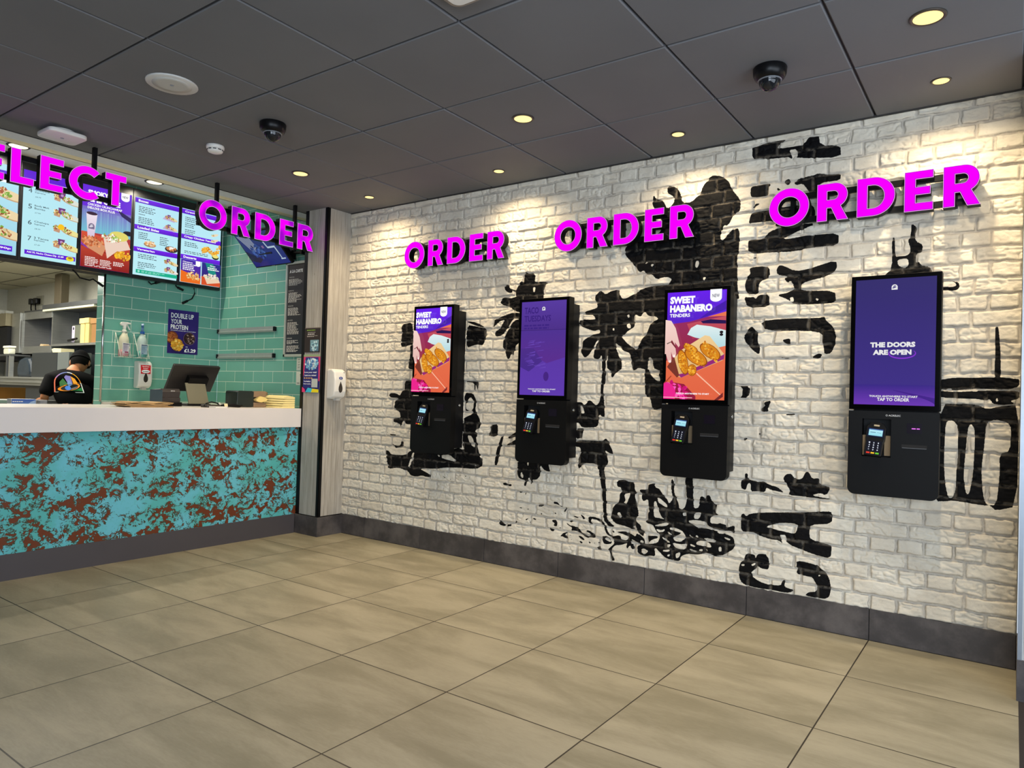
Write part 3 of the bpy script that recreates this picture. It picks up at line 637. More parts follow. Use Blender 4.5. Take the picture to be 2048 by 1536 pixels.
# ------------------------------------------------------------------ lit letter signs
def arc(cx, cy, rx, ry, a0, a1, n=14): return [(cx+rx*math.cos(math.radians(a0+(a1-a0)*k/n)), cy+ry*math.sin(math.radians(a0+(a1-a0)*k/n))) for k in range(n+1)]
def glyph(ch):
    s = .25
    if ch == 'O': return [arc(.525, .5, .525, .525, 0, 360, 40)[:-1], arc(.525, .5, .285, .285, 0, 360, 32)[:-1]], 1.05
    if ch == 'R': return [[(0, 0), (s, 0), (s, .34), (.35, .34), (.50, 0), (.77, 0), (.585, .385)]+arc(.43, .67, .32, .33, -58, 90, 12)+[(0, 1)],
                          [(s, .56)]+arc(.41, .675, .105, .115, -90, 90, 8)+[(s, .79)]], .77
    if ch == 'D': return [[(0, 0), (.38, 0)]+arc(.38, .5, .5, .5, -90, 90, 18)+[(0, 1)], [(s, .205)]+arc(.37, .5, .265, .295, -90, 90, 14)+[(s, .795)]], .88
    if ch == 'E': return [[(0, 0), (.63, 0), (.63, .205), (s, .205), (s, .4), (.57, .4), (.57, .6), (s, .6), (s, .795), (.63, .795), (.63, 1), (0, 1)]], .63
    if ch == 'L': return [[(0, 0), (.60, 0), (.60, .215), (s, .215), (s, 1), (0, 1)]], .60
    if ch == 'T': return [[(.205, 0), (.44, 0), (.44, .785), (.645, .785), (.645, 1), (0, 1), (0, .785), (.205, .785)]], .645
    if ch == 'C': return [arc(.525, .5, .525, .525, 48, 312, 26)+arc(.525, .5, .285, .285, 312, 48, 22)], .90
    if ch == 'S': return [arc(.33, .71, .30, .31, 28, 240, 12)+arc(.33, .29, .08, .085, 75, -150, 8)+arc(.33, .29, .33, .31, 205, 400, 14)+arc(.33, .71, .07, .08, 255, 45, 8)], .66
def glyph_mesh(loops, ex, off):
    cu = bpy.data.curves.new('g', 'CURVE'); cu.dimensions = '2D'; cu.fill_mode = 'BOTH'; cu.extrude = ex; cu.offset = off
    for lp in loops:
        sp = cu.splines.new('POLY'); sp.points.add(len(lp)-1)
        for p, q in zip(sp.points, lp): p.co = (q[0], q[1], 0, 1)
        sp.use_cyclic_u = True
    o = bpy.data.objects.new('g', cu); C.objects.link(o); dg = bpy.context.evaluated_depsgraph_get()
    me = bpy.data.meshes.new_from_object(o.evaluated_get(dg)); r = ([tuple(v.co) for v in me.vertices], [list(p.vertices) for p in me.polygons])
    bpy.data.objects.remove(o); bpy.data.curves.remove(cu); bpy.data.meshes.remove(me); return r
def magenta():
    n = N('lit_magenta_acrylic'); e = n.n('ShaderNodeEmission', None, Color=(.86, 0.0, 1.0, 1), Strength=1.08); n.t.links.new(e.outputs[0], n.out.inputs[0]); return n.m
def violet():
    n = N('dim_magenta_acrylic'); p = n.pos(); f = n.ss(n.noise(p, 9, 1), .35, .62)
    e = n.n('ShaderNodeEmission', None, Color=n.mix(f, lin((160, 10, 205)), lin((250, 0, 255))), Strength=1.0); n.t.links.new(e.outputs[0], n.out.inputs[0]); return n.m
MAG = magenta(); VIO = violet(); LIP = em('glowing_acrylic_edge', (255, 176, 255), .95); EDGE = em('dark_magenta_rim', (150, 0, 175), 1.0)
def sign(name, word, O, X, Nn, hgt, label, gaps, rods=(), mag=None, wall=True, depth=.052):
    """word laid out from O (lower left of the face) along unit X, facing Nn"""
    O = Vector(O); X = Vector(X); Nn = Vector(Nn); Z = Vector((0, 0, 1)); t = thing(name, O, label, 'sign', 'magenta light-up word signs')
    x = 0.0; width = 0
    def put(vs, fs, dz):
        return [tuple(O+X*(x+a*hgt)+Z*(b*hgt)+Nn*(c+dz)) for a, b, c in vs], fs
    for i, ch in enumerate(word):
        loops, wd = glyph(ch)
        vs, fs = glyph_mesh(loops, depth/2, 0); mb = MB(); mb.add(*put(vs, fs, -depth/2-.002)); lt = mb.obj('letter', BLACK, t)
        vs, fs = glyph_mesh(loops, .001, 0); mb = MB(); mb.add(*put(vs, fs, -.001)); mb.obj('letter_edge', LIP, lt)
        vs, fs = glyph_mesh(loops, .0006, -.012); mb = MB(); mb.add(*put(vs, fs, .0006)); mb.obj('letter_rim', EDGE, lt)
        vs, fs = glyph_mesh(loops, .0006, -.022); mb = MB(); mb.add(*put(vs, fs, .0014)); mb.obj('letter_face', mag or MAG, lt)
        x += wd*hgt; width = x
        if i < len(word)-1: x += gaps*hgt
    for zz in (.10, .76):
        mb = MB(); a = O+X*.02+Z*(zz*hgt)-Nn*(depth+.002); b = O+X*(width-.03)+Z*((zz+.155)*hgt)-Nn*(depth+.020)
        mb.box(a.x, b.x, a.y, b.y, a.z, b.z); mb.obj('rail', BLACK, t)
    if wall:
        for f in (.1, .47, .88):
            mb = MB(); a = O+X*(width*f)-Nn*(depth+.006); b = O+X*(width*f+.02)-Nn*.103; mb.box(a.x, b.x, a.y, b.y, a.z+.06*hgt, b.z+.94*hgt); mb.obj('bracket', BLACK, t)
    for rx, rz in rods:
        mb = MB(); a = O+X*(rx-.011)-Nn*(depth+.028); b = O+X*(rx+.011)-Nn*(depth+.004); mb.box(a.x, b.x, a.y, b.y, O.z+rz*hgt, H+.001); mb.obj('hanging_rod', BLACK, t)
    return t
sign('order_sign', 'ORDER', (.702, -.105, 2.058), (1, 0, 0), (0, -1, 0), .188, 'magenta lit ORDER sign on the brick wall, nearest the wood pillar', .196)
sign('order_sign', 'ORDER', (2.012, -.105, 2.058), (1, 0, 0), (0, -1, 0), .188, 'magenta lit ORDER sign over the black figure and third kiosk', .196)
sign('order_sign', 'ORDER', (3.337, -.105, 2.061), (1, 0, 0), (0, -1, 0), .188, 'magenta lit ORDER sign above the tall black lettering, farthest right', .203)
sign('order_sign', 'ORDER', (-.125, -1.241, 2.229), (0, 1, 0), (1, 0, 0), .197, 'violet ORDER sign hanging from ceiling rods beside the pillar, above the counter', .190, rods=((.165, .92), (.826, -.02)), mag=VIO, wall=False, depth=.05)
sign('select_sign', 'SELECT', (-.125, -2.648, 2.238), (0, 1, 0), (1, 0, 0), .192, 'magenta SELECT sign hanging in front of the menu screens, cut off at left', .15, rods=((.762, .92), (.10, .92)), wall=False, depth=.05)

# ------------------------------------------------------------------ ceiling fixtures
def spot(name, loc, energy, angle, col, size=.02, blend=.35):
    l = bpy.data.lights.new(name, 'SPOT'); l.energy = energy; l.spot_size = math.radians(angle); l.spot_blend = 1.0; l.color = col; l.shadow_soft_size = size
    o = bpy.data.objects.new(name, l); C.objects.link(o); o.location = loc; return o
def downlight(x, y, z, r, label, glow, energy, angle=156, group='ceiling downlights', lens='warm_lamp_lens', col=(1, .80, .52)):
    t = thing('downlight', (x, y, z), label, 'ceiling light', group)
    mb = MB(); mb.lathe([(r, 0), (r, -.003), (r*.93, -.006), (r*.80, -.004), (r*.78, .002)], (x, y, z+.001)); mb.obj('trim_ring', pm('dark_lamp_trim', (70, 62, 54), .4, .3), t)
    mb = MB(); mb.lathe([(r*.79, -.0035), (r*.6, -.005), (.001, -.0055)], (x, y, z)); mb.obj('lamp_lens', em(lens, glow, 1.6), t)
    spot('downlight_beam', (x, y, z-.012), energy, angle, col)
WARM = (255, 226, 150)
downlight(.505, -.290, H, .040, 'small warm spotlight in the ceiling nearest the wood pillar', WARM, 46)
downlight(1.693, -.287, H, .040, 'small warm ceiling spotlight between the first two wall ORDER signs', WARM, 46)
downlight(2.903, -.298, H, .040, 'small warm ceiling spotlight above the third kiosk, left of the tall lettering', WARM, 46)
downlight(4.115, -.301, H, .040, 'small warm ceiling spotlight above the fourth kiosk and rightmost ORDER sign', WARM, 46)
downlight(.514, -.912, H, .058, 'round ceiling downlight near the counter, left of the small pillar spotlight', (255, 240, 190), 66)
downlight(2.307, -.905, H, .058, 'round warm ceiling downlight in front of the second and third kiosks', (255, 240, 190), 66)
downlight(4.117, -.908, H, .062, 'largest round ceiling downlight at the top right', (255, 240, 190), 66)
downlight(-1.56, -.82, 2.86, .075, 'recessed downlight over the menu screens, right one', (255, 244, 210), 60, 160, 'downlights over the menu screens', 'recess_lamp_lens', (1, .9, .7))
downlight(-1.56, -1.82, 2.86, .075, 'recessed downlight over the menu screens, left one behind SELECT', (255, 244, 210), 60, 160, 'downlights over the menu screens', 'recess_lamp_lens', (1, .9, .7))
t = thing('ceiling_speaker', (1.108, -2.114, H), 'flat round white speaker grille in the dark ceiling at upper left', 'speaker')
mb = MB(); mb.lathe([(.115, .002), (.115, -.003), (.110, -.006)], (1.108, -2.114, H)); mb.obj('rim', pm('white_grille_rim', (205, 204, 200), .5), t)
mb = MB(); mb.lathe([(.110, -.0055), (.06, -.0066), (.012, -.0068)], (1.108, -2.114, H), 40); mb.obj('grille', pm('white_grille', (196, 195, 190), .7, scale=800, var=.12), t)
mb = MB(); mb.lathe([(.009, -.0068), (.009, -.0078)], (1.108, -2.114, H), 12); mb.obj('badge', ALU, t)
for (x, y, lab) in ((3.524, -.806, 'black dome camera on the ceiling above the fourth kiosk'), (1.106, -1.551, 'black dome camera on the ceiling beside the smoke detector')):
    t = thing('dome_camera', (x, y, H), lab, 'security camera', 'black dome ceiling cameras')
    mb = MB(); mb.lathe([(.066, .002), (.070, -.006), (.068, -.030), (.060, -.048), (.047, -.055)], (x, y, H), 36); mb.obj('housing', BPLAS, t)
    mb = MB(); mb.lathe([(.047, -.054)]+[(.045*math.cos(a), -.056-.045*math.sin(a)) for a in np.linspace(0, 1.5, 9)], (x, y, H), 28); mb.obj('dome', pm('smoked_dome', (36, 38, 42), .08, .2, var=.3, scale=30), t)
    mb = MB(); mb.lathe([(.0485, -.053), (.0500, -.056), (.0475, -.058)], (x, y, H), 28); mb.obj('dome_ring', pm('clear_dome_edge', (120, 124, 130), .2), t)
x, y = .499, -1.515
t = thing('smoke_detector', (x, y, H), 'white round smoke detector on the ceiling near the counter', 'smoke detector')
mb = MB(); mb.lathe([(.050, .001), (.052, -.008), (.050, -.018), (.046, -.022)], (x, y, H), 32); mb.obj('base', WPLAS, t)
mb = MB(); mb.lathe([(.044, -.0215), (.044, -.030), (.040, -.038), (.024, -.044), (.001, -.045)], (x, y, H), 32); mb.obj('head', WPLAS, t)
mb = MB()
for k in range(10):
    a = k*math.pi/5; mb.xf(Matrix()); q = MB(); q.box(.0435, .0455, -.009, .009, -.0295, -.0245); q.xf(Matrix.Translation((x, y, H)) @ Matrix.Rotation(a, 4, 'Z')); mb.add(q.v, q.f)
mb.obj('vent_slots', BPLAS, t)
x, y = -.053, -2.122
t = thing('wifi_access_point', (x, y, H), 'white square wireless access point on the ceiling above SELECT', 'access point')
mb = MB(); mb.lathe([(.062, .001), (.062, -.016), (.056, -.019)], (x, y, H), 32); mb.obj('mount', WPLAS, t)
mb = MB(); mb.rbox(x-.10, x+.10, y-.10, y+.10, H-.042, H-.018, .035, 2, 0, 6); mb.obj('cover', WPLAS, t, bevel=.006)
mb = MB(); mb.lathe([(.010, -.0418), (.010, -.0428)], (x, y, H), 12); mb.obj('badge', ALU, t)
x, y = 2.80, -1.985
t = thing('emergency_light', (x, y, H), 'beige rounded ceiling fitting cut off by the top edge', 'ceiling fitting')
mb = MB(); mb.rbox(x-.085, x+.085, y-.06, y+.06, H-.035, H+.001, .04, 2, 0, 6); mb.obj('body', pm('beige_fitting', (150, 140, 128), .6), t, bevel=.008)
mb = MB(); mb.rbox(x-.065, x+.065, y-.042, y+.042, H-.038, H-.034, .03, 2, 0, 6); mb.obj('diffuser', WPLAS, t)

# ------------------------------------------------------------------ kiosks
GLASS = pm('black_bezel_glass', (5, 5, 6), .12, spec=.14); KBODY = pm('black_powder_coat', (7, 7, 8), .5, spec=.18); KSIDE = pm('dark_grey_kiosk_side', (17, 17, 19), .45, spec=.2)
def art_tenders(A):
    A.rect(0, 0, 1, 1, (236, 124, 84), (226, 100, 66)); A.poly([(0, .36), (.45, .38), (1, .52), (1, .76), (0, .76)], (150, 44, 96), (150, 40, 60))
    A.poly([(0, .70), (.4, .72), (1, .80), (1, 1), (0, 1)], (104, 30, 236), (84, 34, 196)); A.poly([(.55, .74), (1, .82), (1, .90), (.8, .84)], (70, 28, 170))
    A.poly([(.45, .56), (1, .62), (1, .76), (.35, .70)], (200, 84, 96), (176, 60, 80)); A.poly([(.58, .72), (.75, .735), (1, .72), (1, .69), (.8, .695), (.62, .70)], (38, 18, 78))
    A.poly([(.36, .60), (.42, .66), (.52, .69), (.75, .67), (1, .63), (1, .49), (.84, .47), (.66, .55), (.5, .57)], (226, 240, 240), (176, 216, 222)); A.ell(.93, .615, .03, .012, (30, 24, 30)); A.ell(.93, .592, .03, .012, (30, 24, 30))
    A.poly([(.08, .33), (.24, .45), (.66, .59), (.74, .58), (.99, .41), (.96, .36), (.27, .20), (.22, .21)], (240, 206, 150), (222, 178, 112))
    A.poly([(.22, .23), (.27, .20), (.98, .37), (.99, .42), (.97, .41), (.3, .24)], (148, 40, 120)); A.poly([(.02, .30), (.14, .40), (.24, .22), (.2, .2)], (120, 52, 40))
    for u, v, ru, rv, a in ((.30, .345, .075, .11, .25), (.52, .39, .20, .055, -.55), (.76, .44, .18, .052, -.6), (.47, .27, .07, .05, 0), (.44, .47, .12, .03, -.4)):
        A.ell(u, v, ru*1.12, rv*1.1, (150, 74, 14), 16, a, True); A.ell(u, v, ru, rv, (214, 132, 26), 16, a, True); A.blobs(u, v, ru*.85, rv*.85, 70, [(222, 144, 26), (236, 162, 40), (196, 112, 20), (246, 184, 70)], .014, .6, a)
    A.poly([(0, .74), (.10, .73), (.18, .66), (.23, .56), (.26, .50), (.24, .48), (.17, .53), (.20, .42), (.18, .385), (.14, .39), (.11, .44), (.12, .36), (.10, .335), (.06, .345), (.02, .42), (0, .42)], (246, 214, 204), (228, 180, 172))
    A.ell(.165, .40, .025, .014, (255, 232, 226)); A.ell(.095, .35, .022, .012, (255, 232, 226)); A.poly([(.03, .52), (.12, .54), (.13, .535), (.04, .51)], (120, 100, 90)); A.poly([(.12, .55), (.2, .48), (.19, .47), (.1, .53)], (120, 40, 50))
    A.poly([(.56, .245), (.985, .04), (.98, .03), (.55, .235)], (250, 190, 160)); A.poly([(0, .15), (.12, .22), (.13, .21), (0, .13)], (170, 66, 44)); A.poly([(.86, 0), (1, .07), (1, .03), (.92, 0)], (120, 40, 40))
    A.poly([(.1, .16), (.35, .14), (.55, .03), (.55, 0), (.2, 0)], (150, 26, 60)); A.blobs(.14, .06, .30, .09, 70, [(240, 40, 150), (255, 90, 180), (220, 20, 120)], .03, .6); A.ell(.05, .05, .16, .1, (236, 36, 140))
    A.text('SWEET', .08, .885, .43, .068, WHT, .06); A.text('HABANERO', .08, .805, .72, .068, WHT, .06); A.text('TENDERS', .08, .760, .35, .032, WHT, .03)
    A.poly([(.76, 1), (.76, .92)]+arc(.855, .92, .095, .034, 180, 360, 8)[1:-1]+[(.95, .92), (.95, 1)], WHT); A.text('NEW', .795, .927, .12, .03, (48, 44, 90), .01)
    A.text('TOUCH ANYWHERE TO START', .22, .045, .56, .015, WHT, .03); A.rect(0, .012, .5, .018, (255, 200, 210))
def bell(A, u, v, wd, c=WHT, dark=(70, 60, 140)):
    h = wd*A.asp
    A.poly([(u, v), (u+wd, v)]+arc(u+wd/2, v+h*.5, wd/2, h*.5, 0, 180, 10), c); A.ell(u+wd*.45, v+h*.42, wd*.36, h*.12, dark, 12, .35); A.poly([(u+.25*wd, v+h*.5), (u+.75*wd, v+h*.72), (u+.6*wd, v+h*.82), (u+.3*wd, v+h*.7)], dark)
def art_taco(A):
    A.rect(0, 0, 1, 1, (92, 58, 168), (104, 64, 190)); A.rect(0, .69, 1, 1, (96, 64, 176), (84, 52, 150)); A.rect(0, .69, 1, .695, (60, 36, 120))
    A.poly([(0, .69), (1, .69), (1, .40), (.6, .34), (0, .5)], (86, 54, 160), (100, 50, 156)); A.poly([(0, .5), (.3, .5), (.5, .36), (.2, .25), (0, .3)], (84, 50, 150), (76, 48, 150))
    A.text('TACO', .07, .87, .32, .07, (60, 32, 132), .02); A.text('TUESDAYS', .07, .785, .6, .065, (62, 34, 134), .02); A.lines(.07, .735, .6, 2, .03, (66, 38, 140))
    bell(A, .47, .90, .07)
    for k in range(26): u = random.random()*.45; v = .28+random.random()*.3; A.poly([(u, v), (u+.14, v+.02*random.random()), (u+.14, v+.004), (u+.01, v-.003)], (112, 76, 196), None, k % 6 == 0)
    A.ell(.6, .2, .06, .05, (76, 40, 140), 12)
    A.text('TOUCH ANYWHERE TO START', .2, .058, .62, .012, WHT, .03); A.text('TAP TO ORDER', .30, .032, .4, .02, WHT, .03)
def art_doors(A):
    A.rect(0, 0, 1, 1, (56, 48, 118), (70, 52, 150)); A.rect(0, 0, 1, .16, (62, 44, 146), (118, 62, 196))
    for k in range(12): A.poly([(.5+.04*k, .12-.006*k), (1, .06-.004*k), (1, .056-.004*k), (.5+.04*k, .114-.006*k)], (74, 40, 150), None, k % 4 == 0)
    bell(A, .455, .91, .075); A.text('THE DOORS', .20, .455, .56, .042, WHT, .06); A.text('ARE OPEN', .235, .395, .48, .042, WHT, .06)
    o = arc(.60, .405, .17, .042, 150, 390, 20); i = arc(.60, .408, .158, .036, 390, 150, 20); A.poly(o+i, (150, 60, 230))
    A.text('TOUCH ANYWHERE TO START', .2, .060, .60, .016, WHT, .035); A.text('TAP TO ORDER', .30, .030, .40, .026, WHT, .035)
def kiosk(x0, label, art, scan):
    W = .375; x1 = x0+W; F = -.16; t = thing('order_kiosk', (x0+W/2, -.01, .72), label, 'kiosk', 'wall-mounted ordering kiosks')
    mb = MB(); mb.box(x0+.012, x1-.012, -.1, -.010, .765, 1.725); mb.obj('wall_box', KSIDE, t, bevel=.002)
    mb = MB(); mb.box(x0, x1, F+.002, -.100, 1.126, 1.762); hd = mb.obj('screen_head', KBODY, t, bevel=.003)
    mb = MB(); mb.box(x0+.002, x1-.002, F, F+.004, 1.128, 1.760); gl = mb.obj('bezel_glass', GLASS, hd)
    A = Art((x0+.021, F-.0003, 1.150), (W-.042, 0, 0), (0, 0, .592), (0, -1, 0)); art(A); A.obj('display', SCREEN if art is art_tenders else SCREEN_DIM, hd)
    a0, a1, b0, b1 = x0+.060, x0+.182, .905, 1.083
    mb = MB(); mb.box(x0, x1, F, -.112, b1, 1.120); mb.box(x0, a0, F, -.112, b0, b1); mb.box(a1, x1, F, -.112, b0, b1)
    mb.prism([(x0, b0), (x0, .752)]+[(x0+.032-.032*math.cos(a), .754-.032*math.sin(a)) for a in np.linspace(0, math.pi/2, 6)]+[(x1-.032+.032*math.sin(a), .754-.032*math.cos(a)) for a in np.linspace(0, math.pi/2, 6)]+[(x1, b0)], 1, F, -.112)
    lp = mb.obj('payment_panel', KBODY, t)
    mb = MB(); mb.box(a0, a1, -.112, -.103, b0, b1); mb.obj('terminal_recess', DARK, lp)
    mb = MB(); mb.box(a0+.002, a0+.016, F+.006, -.112, b0+.006, b0+.10); mb.obj('recess_liner', pm('tan_recess_liner', (132, 112, 84), .7), lp)
    mb = MB(); mb.box(a1-.03, a1-.004, F+.022, -.112, b0+.006, b0+.10); mb.obj('recess_liner', pm('tan_recess_liner', (132, 112, 84), .7), lp)
    mb = MB(); mb.box(x0+.246, x0+.306, F-.001, F+.002, 1.022, 1.068); sc = mb.obj('scanner_window', pm('scanner_glass', (24, 20, 30), .2, spec=.15), lp)
    if scan: mb = MB(); mb.box(x0+.266, x0+.282, F-.0016, F-.0005, 1.042, 1.046); mb.box(x0+.286, x0+.298, F-.0016, F-.0005, 1.042, 1.046); mb.obj('scan_light', em('pink_scan_light', (240, 120, 255), 1.3), sc)
    mb = MB(); mb.box(x0+.226, x0+.328, F-.001, F+.002, .955, .970); sl = mb.obj('receipt_slot', DARK, lp)
    mb = MB(); mb.box(x0+.228, x0+.326, F-.0024, F, .953, .956); mb.obj('slot_lip', pm('grey_slot_lip', (70, 72, 76), .4), sl)
    A = Art((x0+.158, F-.0004, 1.097), (.062, 0, 0), (0, 0, .008), (0, -1, 0)); A.text('ACRELEC', .2, 0, .8, 1, (190, 190, 190), .02)
    A.poly(arc(.08, .5, .07, .55, 0, 360, 12)[:-1]+[(.15, .5)]+arc(.08, .5, .045, .35, 360, 0, 12)[:-1], (190, 190, 190)); A.obj('maker_mark', PRINT, lp)
    mb = MB(); mb.box(x0+.003, x0+.02, F-.0005, F+.002, 1.1195, 1.1215); mb.obj('status_light', pm('pale_marker', (150, 152, 156), .4), lp)
    M = Matrix.Translation((x1-.013, -.055, 1.063)) @ Matrix.Rotation(math.pi/2, 4, 'Y')
    mb = MB(); mb.lathe([(.010, 0), (.010, .003), (.006, .006), (.003, .004)], (0, 0, 0), 16); mb.xf(M); mb.obj('lock', CHROME, t)
    # card terminal leaning out of the recess
    tx = (a0+a1)/2-.004; M = Matrix.Translation((tx, F-.004, b0+.084)) @ Matrix.Rotation(math.radians(5), 4, 'Y') @ Matrix.Rotation(math.radians(-16), 4, 'X')
    mb = MB(); mb.prism([(-.036, -.083), (.036, -.083), (.037, -.02), (.041, .0), (.041, .052), (.026, .075), (-.026, .075), (-.041, .052), (-.041, .0), (-.037, -.02)], 1, -.011, .014)
    mb.box(-.02, .02, .012, .040, -.06, .05); mb.xf(M); tm = mb.obj('card_terminal', BPLAS, t, bevel=.002)
    mb = MB(); mb.box(-.034, .034, -.0125, -.0108, .006, .048); mb.xf(M); mb.obj('terminal_bezel', pm('navy_terminal_bezel', (18, 24, 52), .2), tm)
    A = Art(M @ Vector((-.029, -.0128, .012)), M.to_3x3() @ Vector((.058, 0, 0)), M.to_3x3() @ Vector((0, 0, .032)), M.to_3x3() @ Vector((0, -1, 0)), .0001)
    A.rect(0, 0, 1, 1, (190, 240, 250), (150, 220, 235)); A.rect(0, .86, 1, 1, (70, 110, 170)); A.rect(.1, .44, .5, .52, (50, 90, 120)); A.rect(.6, .46, .9, .5, (60, 110, 140)); A.obj('terminal_display', SCREEN, tm)
    A = Art(M @ Vector((-.031, -.0113, -.078)), M.to_3x3() @ Vector((.062, 0, 0)), M.to_3x3() @ Vector((0, 0, .066)), M.to_3x3() @ Vector((0, -1, 0)), .0001)
    A.rect(0, 0, 1, 1, (16, 18, 30)); ks = '123456789*0#'
    for i in range(4):
        for j in range(3): A.text(ks[i*3+j], .14+.30*j, .80-.17*i, .09, .10, (235, 240, 255), .02, j == 0)
    for j, c in enumerate(((230, 60, 40), (240, 190, 40), (110, 200, 50))): A.rect(.06+.31*j, .05, .30+.31*j, .16, c, None, j == 0)
    A.obj('keypad', SCREEN, tm)
    mb = MB(); mb.box(-.012, .012, -.0125, -.0108, .058, .066); mb.xf(M); mb.obj('contactless_mark', pm('tan_contactless_mark', (160, 146, 120), .5), tm)
    return t
kiosk(.872, 'black wall kiosk showing sweet habanero tenders, nearest the wood pillar', art_tenders, False)
kiosk(1.796, 'black wall kiosk with a plain purple taco tuesdays screen', art_taco, False)
kiosk(2.789, 'black wall kiosk showing sweet habanero tenders, beside the tall black lettering', art_tenders, False)
kiosk(3.749, 'black wall kiosk with dark indigo screen reading the doors are open', art_doors, True)

# ------------------------------------------------------------------ menu screens over the counter
CY = (184, 232, 246); PUR = (98, 34, 214); TXT = (60, 74, 84)
FOOD = [(206, 150, 96), (170, 100, 60), (232, 196, 120), (150, 70, 50), (120, 160, 60), (240, 220, 170)]
def meal(A, u, v, k=1.0, cup=True, wrap=(236, 214, 168)):
    """small meal picture: fries box, cup and a filled wrap"""
    A.poly([(u-.12*k, v-.03*k), (u-.02*k, v-.04*k), (u+.0*k, v+.03*k), (u-.11*k, v+.035*k)], (196, 150, 120)); A.blobs(u-.06*k, v+.012*k, .07*k, .028*k, 34, FOOD, .012*k)
    if cup: A.poly([(u-.04*k, v+.0*k), (u+.05*k, v-.01*k), (u+.07*k, v+.06*k), (u-.05*k, v+.062*k)], (112, 60, 120)); A.ell(u+.01*k, v+.03*k, .025*k, None, (190, 150, 200))
    A.ell(u+.17*k, v-.025*k, .17*k, .028*k, (200, 160, 120), 16, -.22); A.ell(u+.18*k, v-.018*k, .16*k, .028*k, wrap, 16, -.22); A.blobs(u+.10*k, v-.004*k, .10*k, .028*k, 46, FOOD+[(130, 190, 70), (230, 230, 160)], .013*k, .6, -.2)
def board_a(A):
    A.rect(0, 0, 1, 1, CY, (160, 214, 232)); A.rect(0, .84, 1, .93, PUR); A.text('Beefy 5-Layer Big!', .3, .87, .66, .028, WHT, .02); A.rect(0, .80, 1, .84, WHT)
    for v in (.70, .48, .26): meal(A, .55, v, 1.7, v < .6)
    A.text('4', .08, .55, .06, .05, TXT, .01); A.rect(.02, .035, .92, .095, PUR); A.text('Go XL. 90p', .3, .05, .6, .028, WHT, .03)
def board_b(A):
    A.rect(0, 0, 1, 1, CY, (186, 236, 242)); A.rect(0, .90, 1, 1, PUR); A.rect(0, .87, 1, .90, WHT)
    for i, (n, a, b, c) in enumerate((('4', 'Quesadilla', 'Supreme', '£8.79'), ('5', 'Beefy Melt', 'Burrito', '£7.99'), ('6', 'Chalupa', 'Supreme', '£8.39'), ('7', '3 Tacos', 'Supreme', '£7.49'))):
        v = .75-.185*i; A.text(n, .09, v, .065, .052, TXT, .0); A.text(a, .20, v+.03, .26, .024, TXT, .01); A.text(b, .20, v+.002, .19, .022, TXT, .01); A.text(c, .21, v-.045, .10, .014, TXT, 0)
        meal(A, .68, v+.01, 1.1, i != 2, (236, 226, 150) if i > 1 else (220, 226, 214))
        if i == 2: A.ell(.68, v+.035, .06, None, (250, 196, 30))
    A.rect(.04, .035, .96, .085, PUR); A.text('Add XL Nacho Cheese Dip  £1.89', .08, .048, .66, .026, WHT, .03); A.ell(.86, .055, .075, .028, (240, 222, 40)); A.ell(.86, .065, .04, .012, (160, 120, 50))
def board_c(A):
    A.rect(0, 0, 1, 1, (104, 40, 220), (110, 60, 200)); A.rect(0, .42, 1, .74, (120, 104, 196), (120, 190, 210))
    for k in range(34): u = random.random(); A.poly([(u, .44), (u+.012, .44), (u+.008, .70), (u+.002, .70)], (150, 170, 214), (110, 200, 214), k % 8 == 0)
    A.poly([(.7, .78), (1, .70), (1, .64), (.8, .70)], (44, 34, 90)); A.ell(.96, .50, .12, .03, (30, 24, 40)); A.rect(0, 0, 1, .43, (216, 84, 56), (140, 30, 30)); A.poly([(0, .43), (1, .36), (1, .43)], (176, 60, 60))
    for a, b in (((0, .26), (1, .16)), ((.3, .32), (.45, 0)), ((.7, .2), (.8, 0))): A.poly([a, b, (b[0], b[1]-.008), (a[0], a[1]-.008)], (120, 24, 30))
    A.text('SMOKY', .10, .885, .42, .062, WHT, .06); A.text('CHIPOTLE', .10, .80, .66, .068, WHT, .06); A.text('CHICKEN CRUNCHWRAP', .10, .755, .70, .030, WHT, .03); A.text('DELUXE BOX PLUS', .10, .715, .55, .030, WHT, .03)
    A.poly([(.77, 1), (.77, .93)]+arc(.86, .93, .09, .035, 180, 360, 8)[1:-1]+[(.95, .93), (.95, 1)], WHT); A.text('NEW', .80, .935, .12, .03, (48, 44, 90), .01)
    A.poly([(.08, .66), (.30, .66), (.25, .37), (.12, .37)], (240, 226, 236), (214, 196, 220)); A.ell(.19, .66, .11, .02, (60, 40, 60)); bell(A, .13, .47, .12, (120, 110, 140), (225, 220, 230))
    A.poly([(0, .34), (.12, .24), (.42, .16), (.5, .28), (.3, .36)], (214, 150, 110)); A.poly([(0, .30), (.12, .24), (.16, .22), (.0, .26)], (130, 60, 170)); A.blobs(.22, .32, .22, .06, 90, [(206, 120, 70), (226, 150, 100), (180, 90, 50)], .02)
    A.poly([(.42, .42), (.9, .42), (1, .30), (.7, .24), (.52, .14), (.46, .30)], (236, 208, 190)); A.ell(.75, .44, .20, .06, (226, 214, 110)); A.blobs(.58, .40, .20, .05, 80, [(236, 236, 216), (150, 190, 90), (200, 120, 90), (246, 240, 220)], .018)
    A.blobs(.84, .20, .18, .055, 70, [(240, 180, 40), (250, 200, 70), (226, 160, 30)], .022)
    A.lines(.07, .115, .26, 5, .019, (250, 236, 230)); A.lines(.37, .10, .24, 4, .019, (250, 236, 230)); A.lines(.64, .10, .28, 3, .019, (250, 236, 230)); A.lines(.07, .024, .88, 2, .011, (240, 220, 220))
def head(A, v, st, wd): A.rect(0, v, 1, v+.062, (118, 36, 236), (90, 26, 200)); A.text(st, .07, v+.014, wd, .032, WHT, .035)
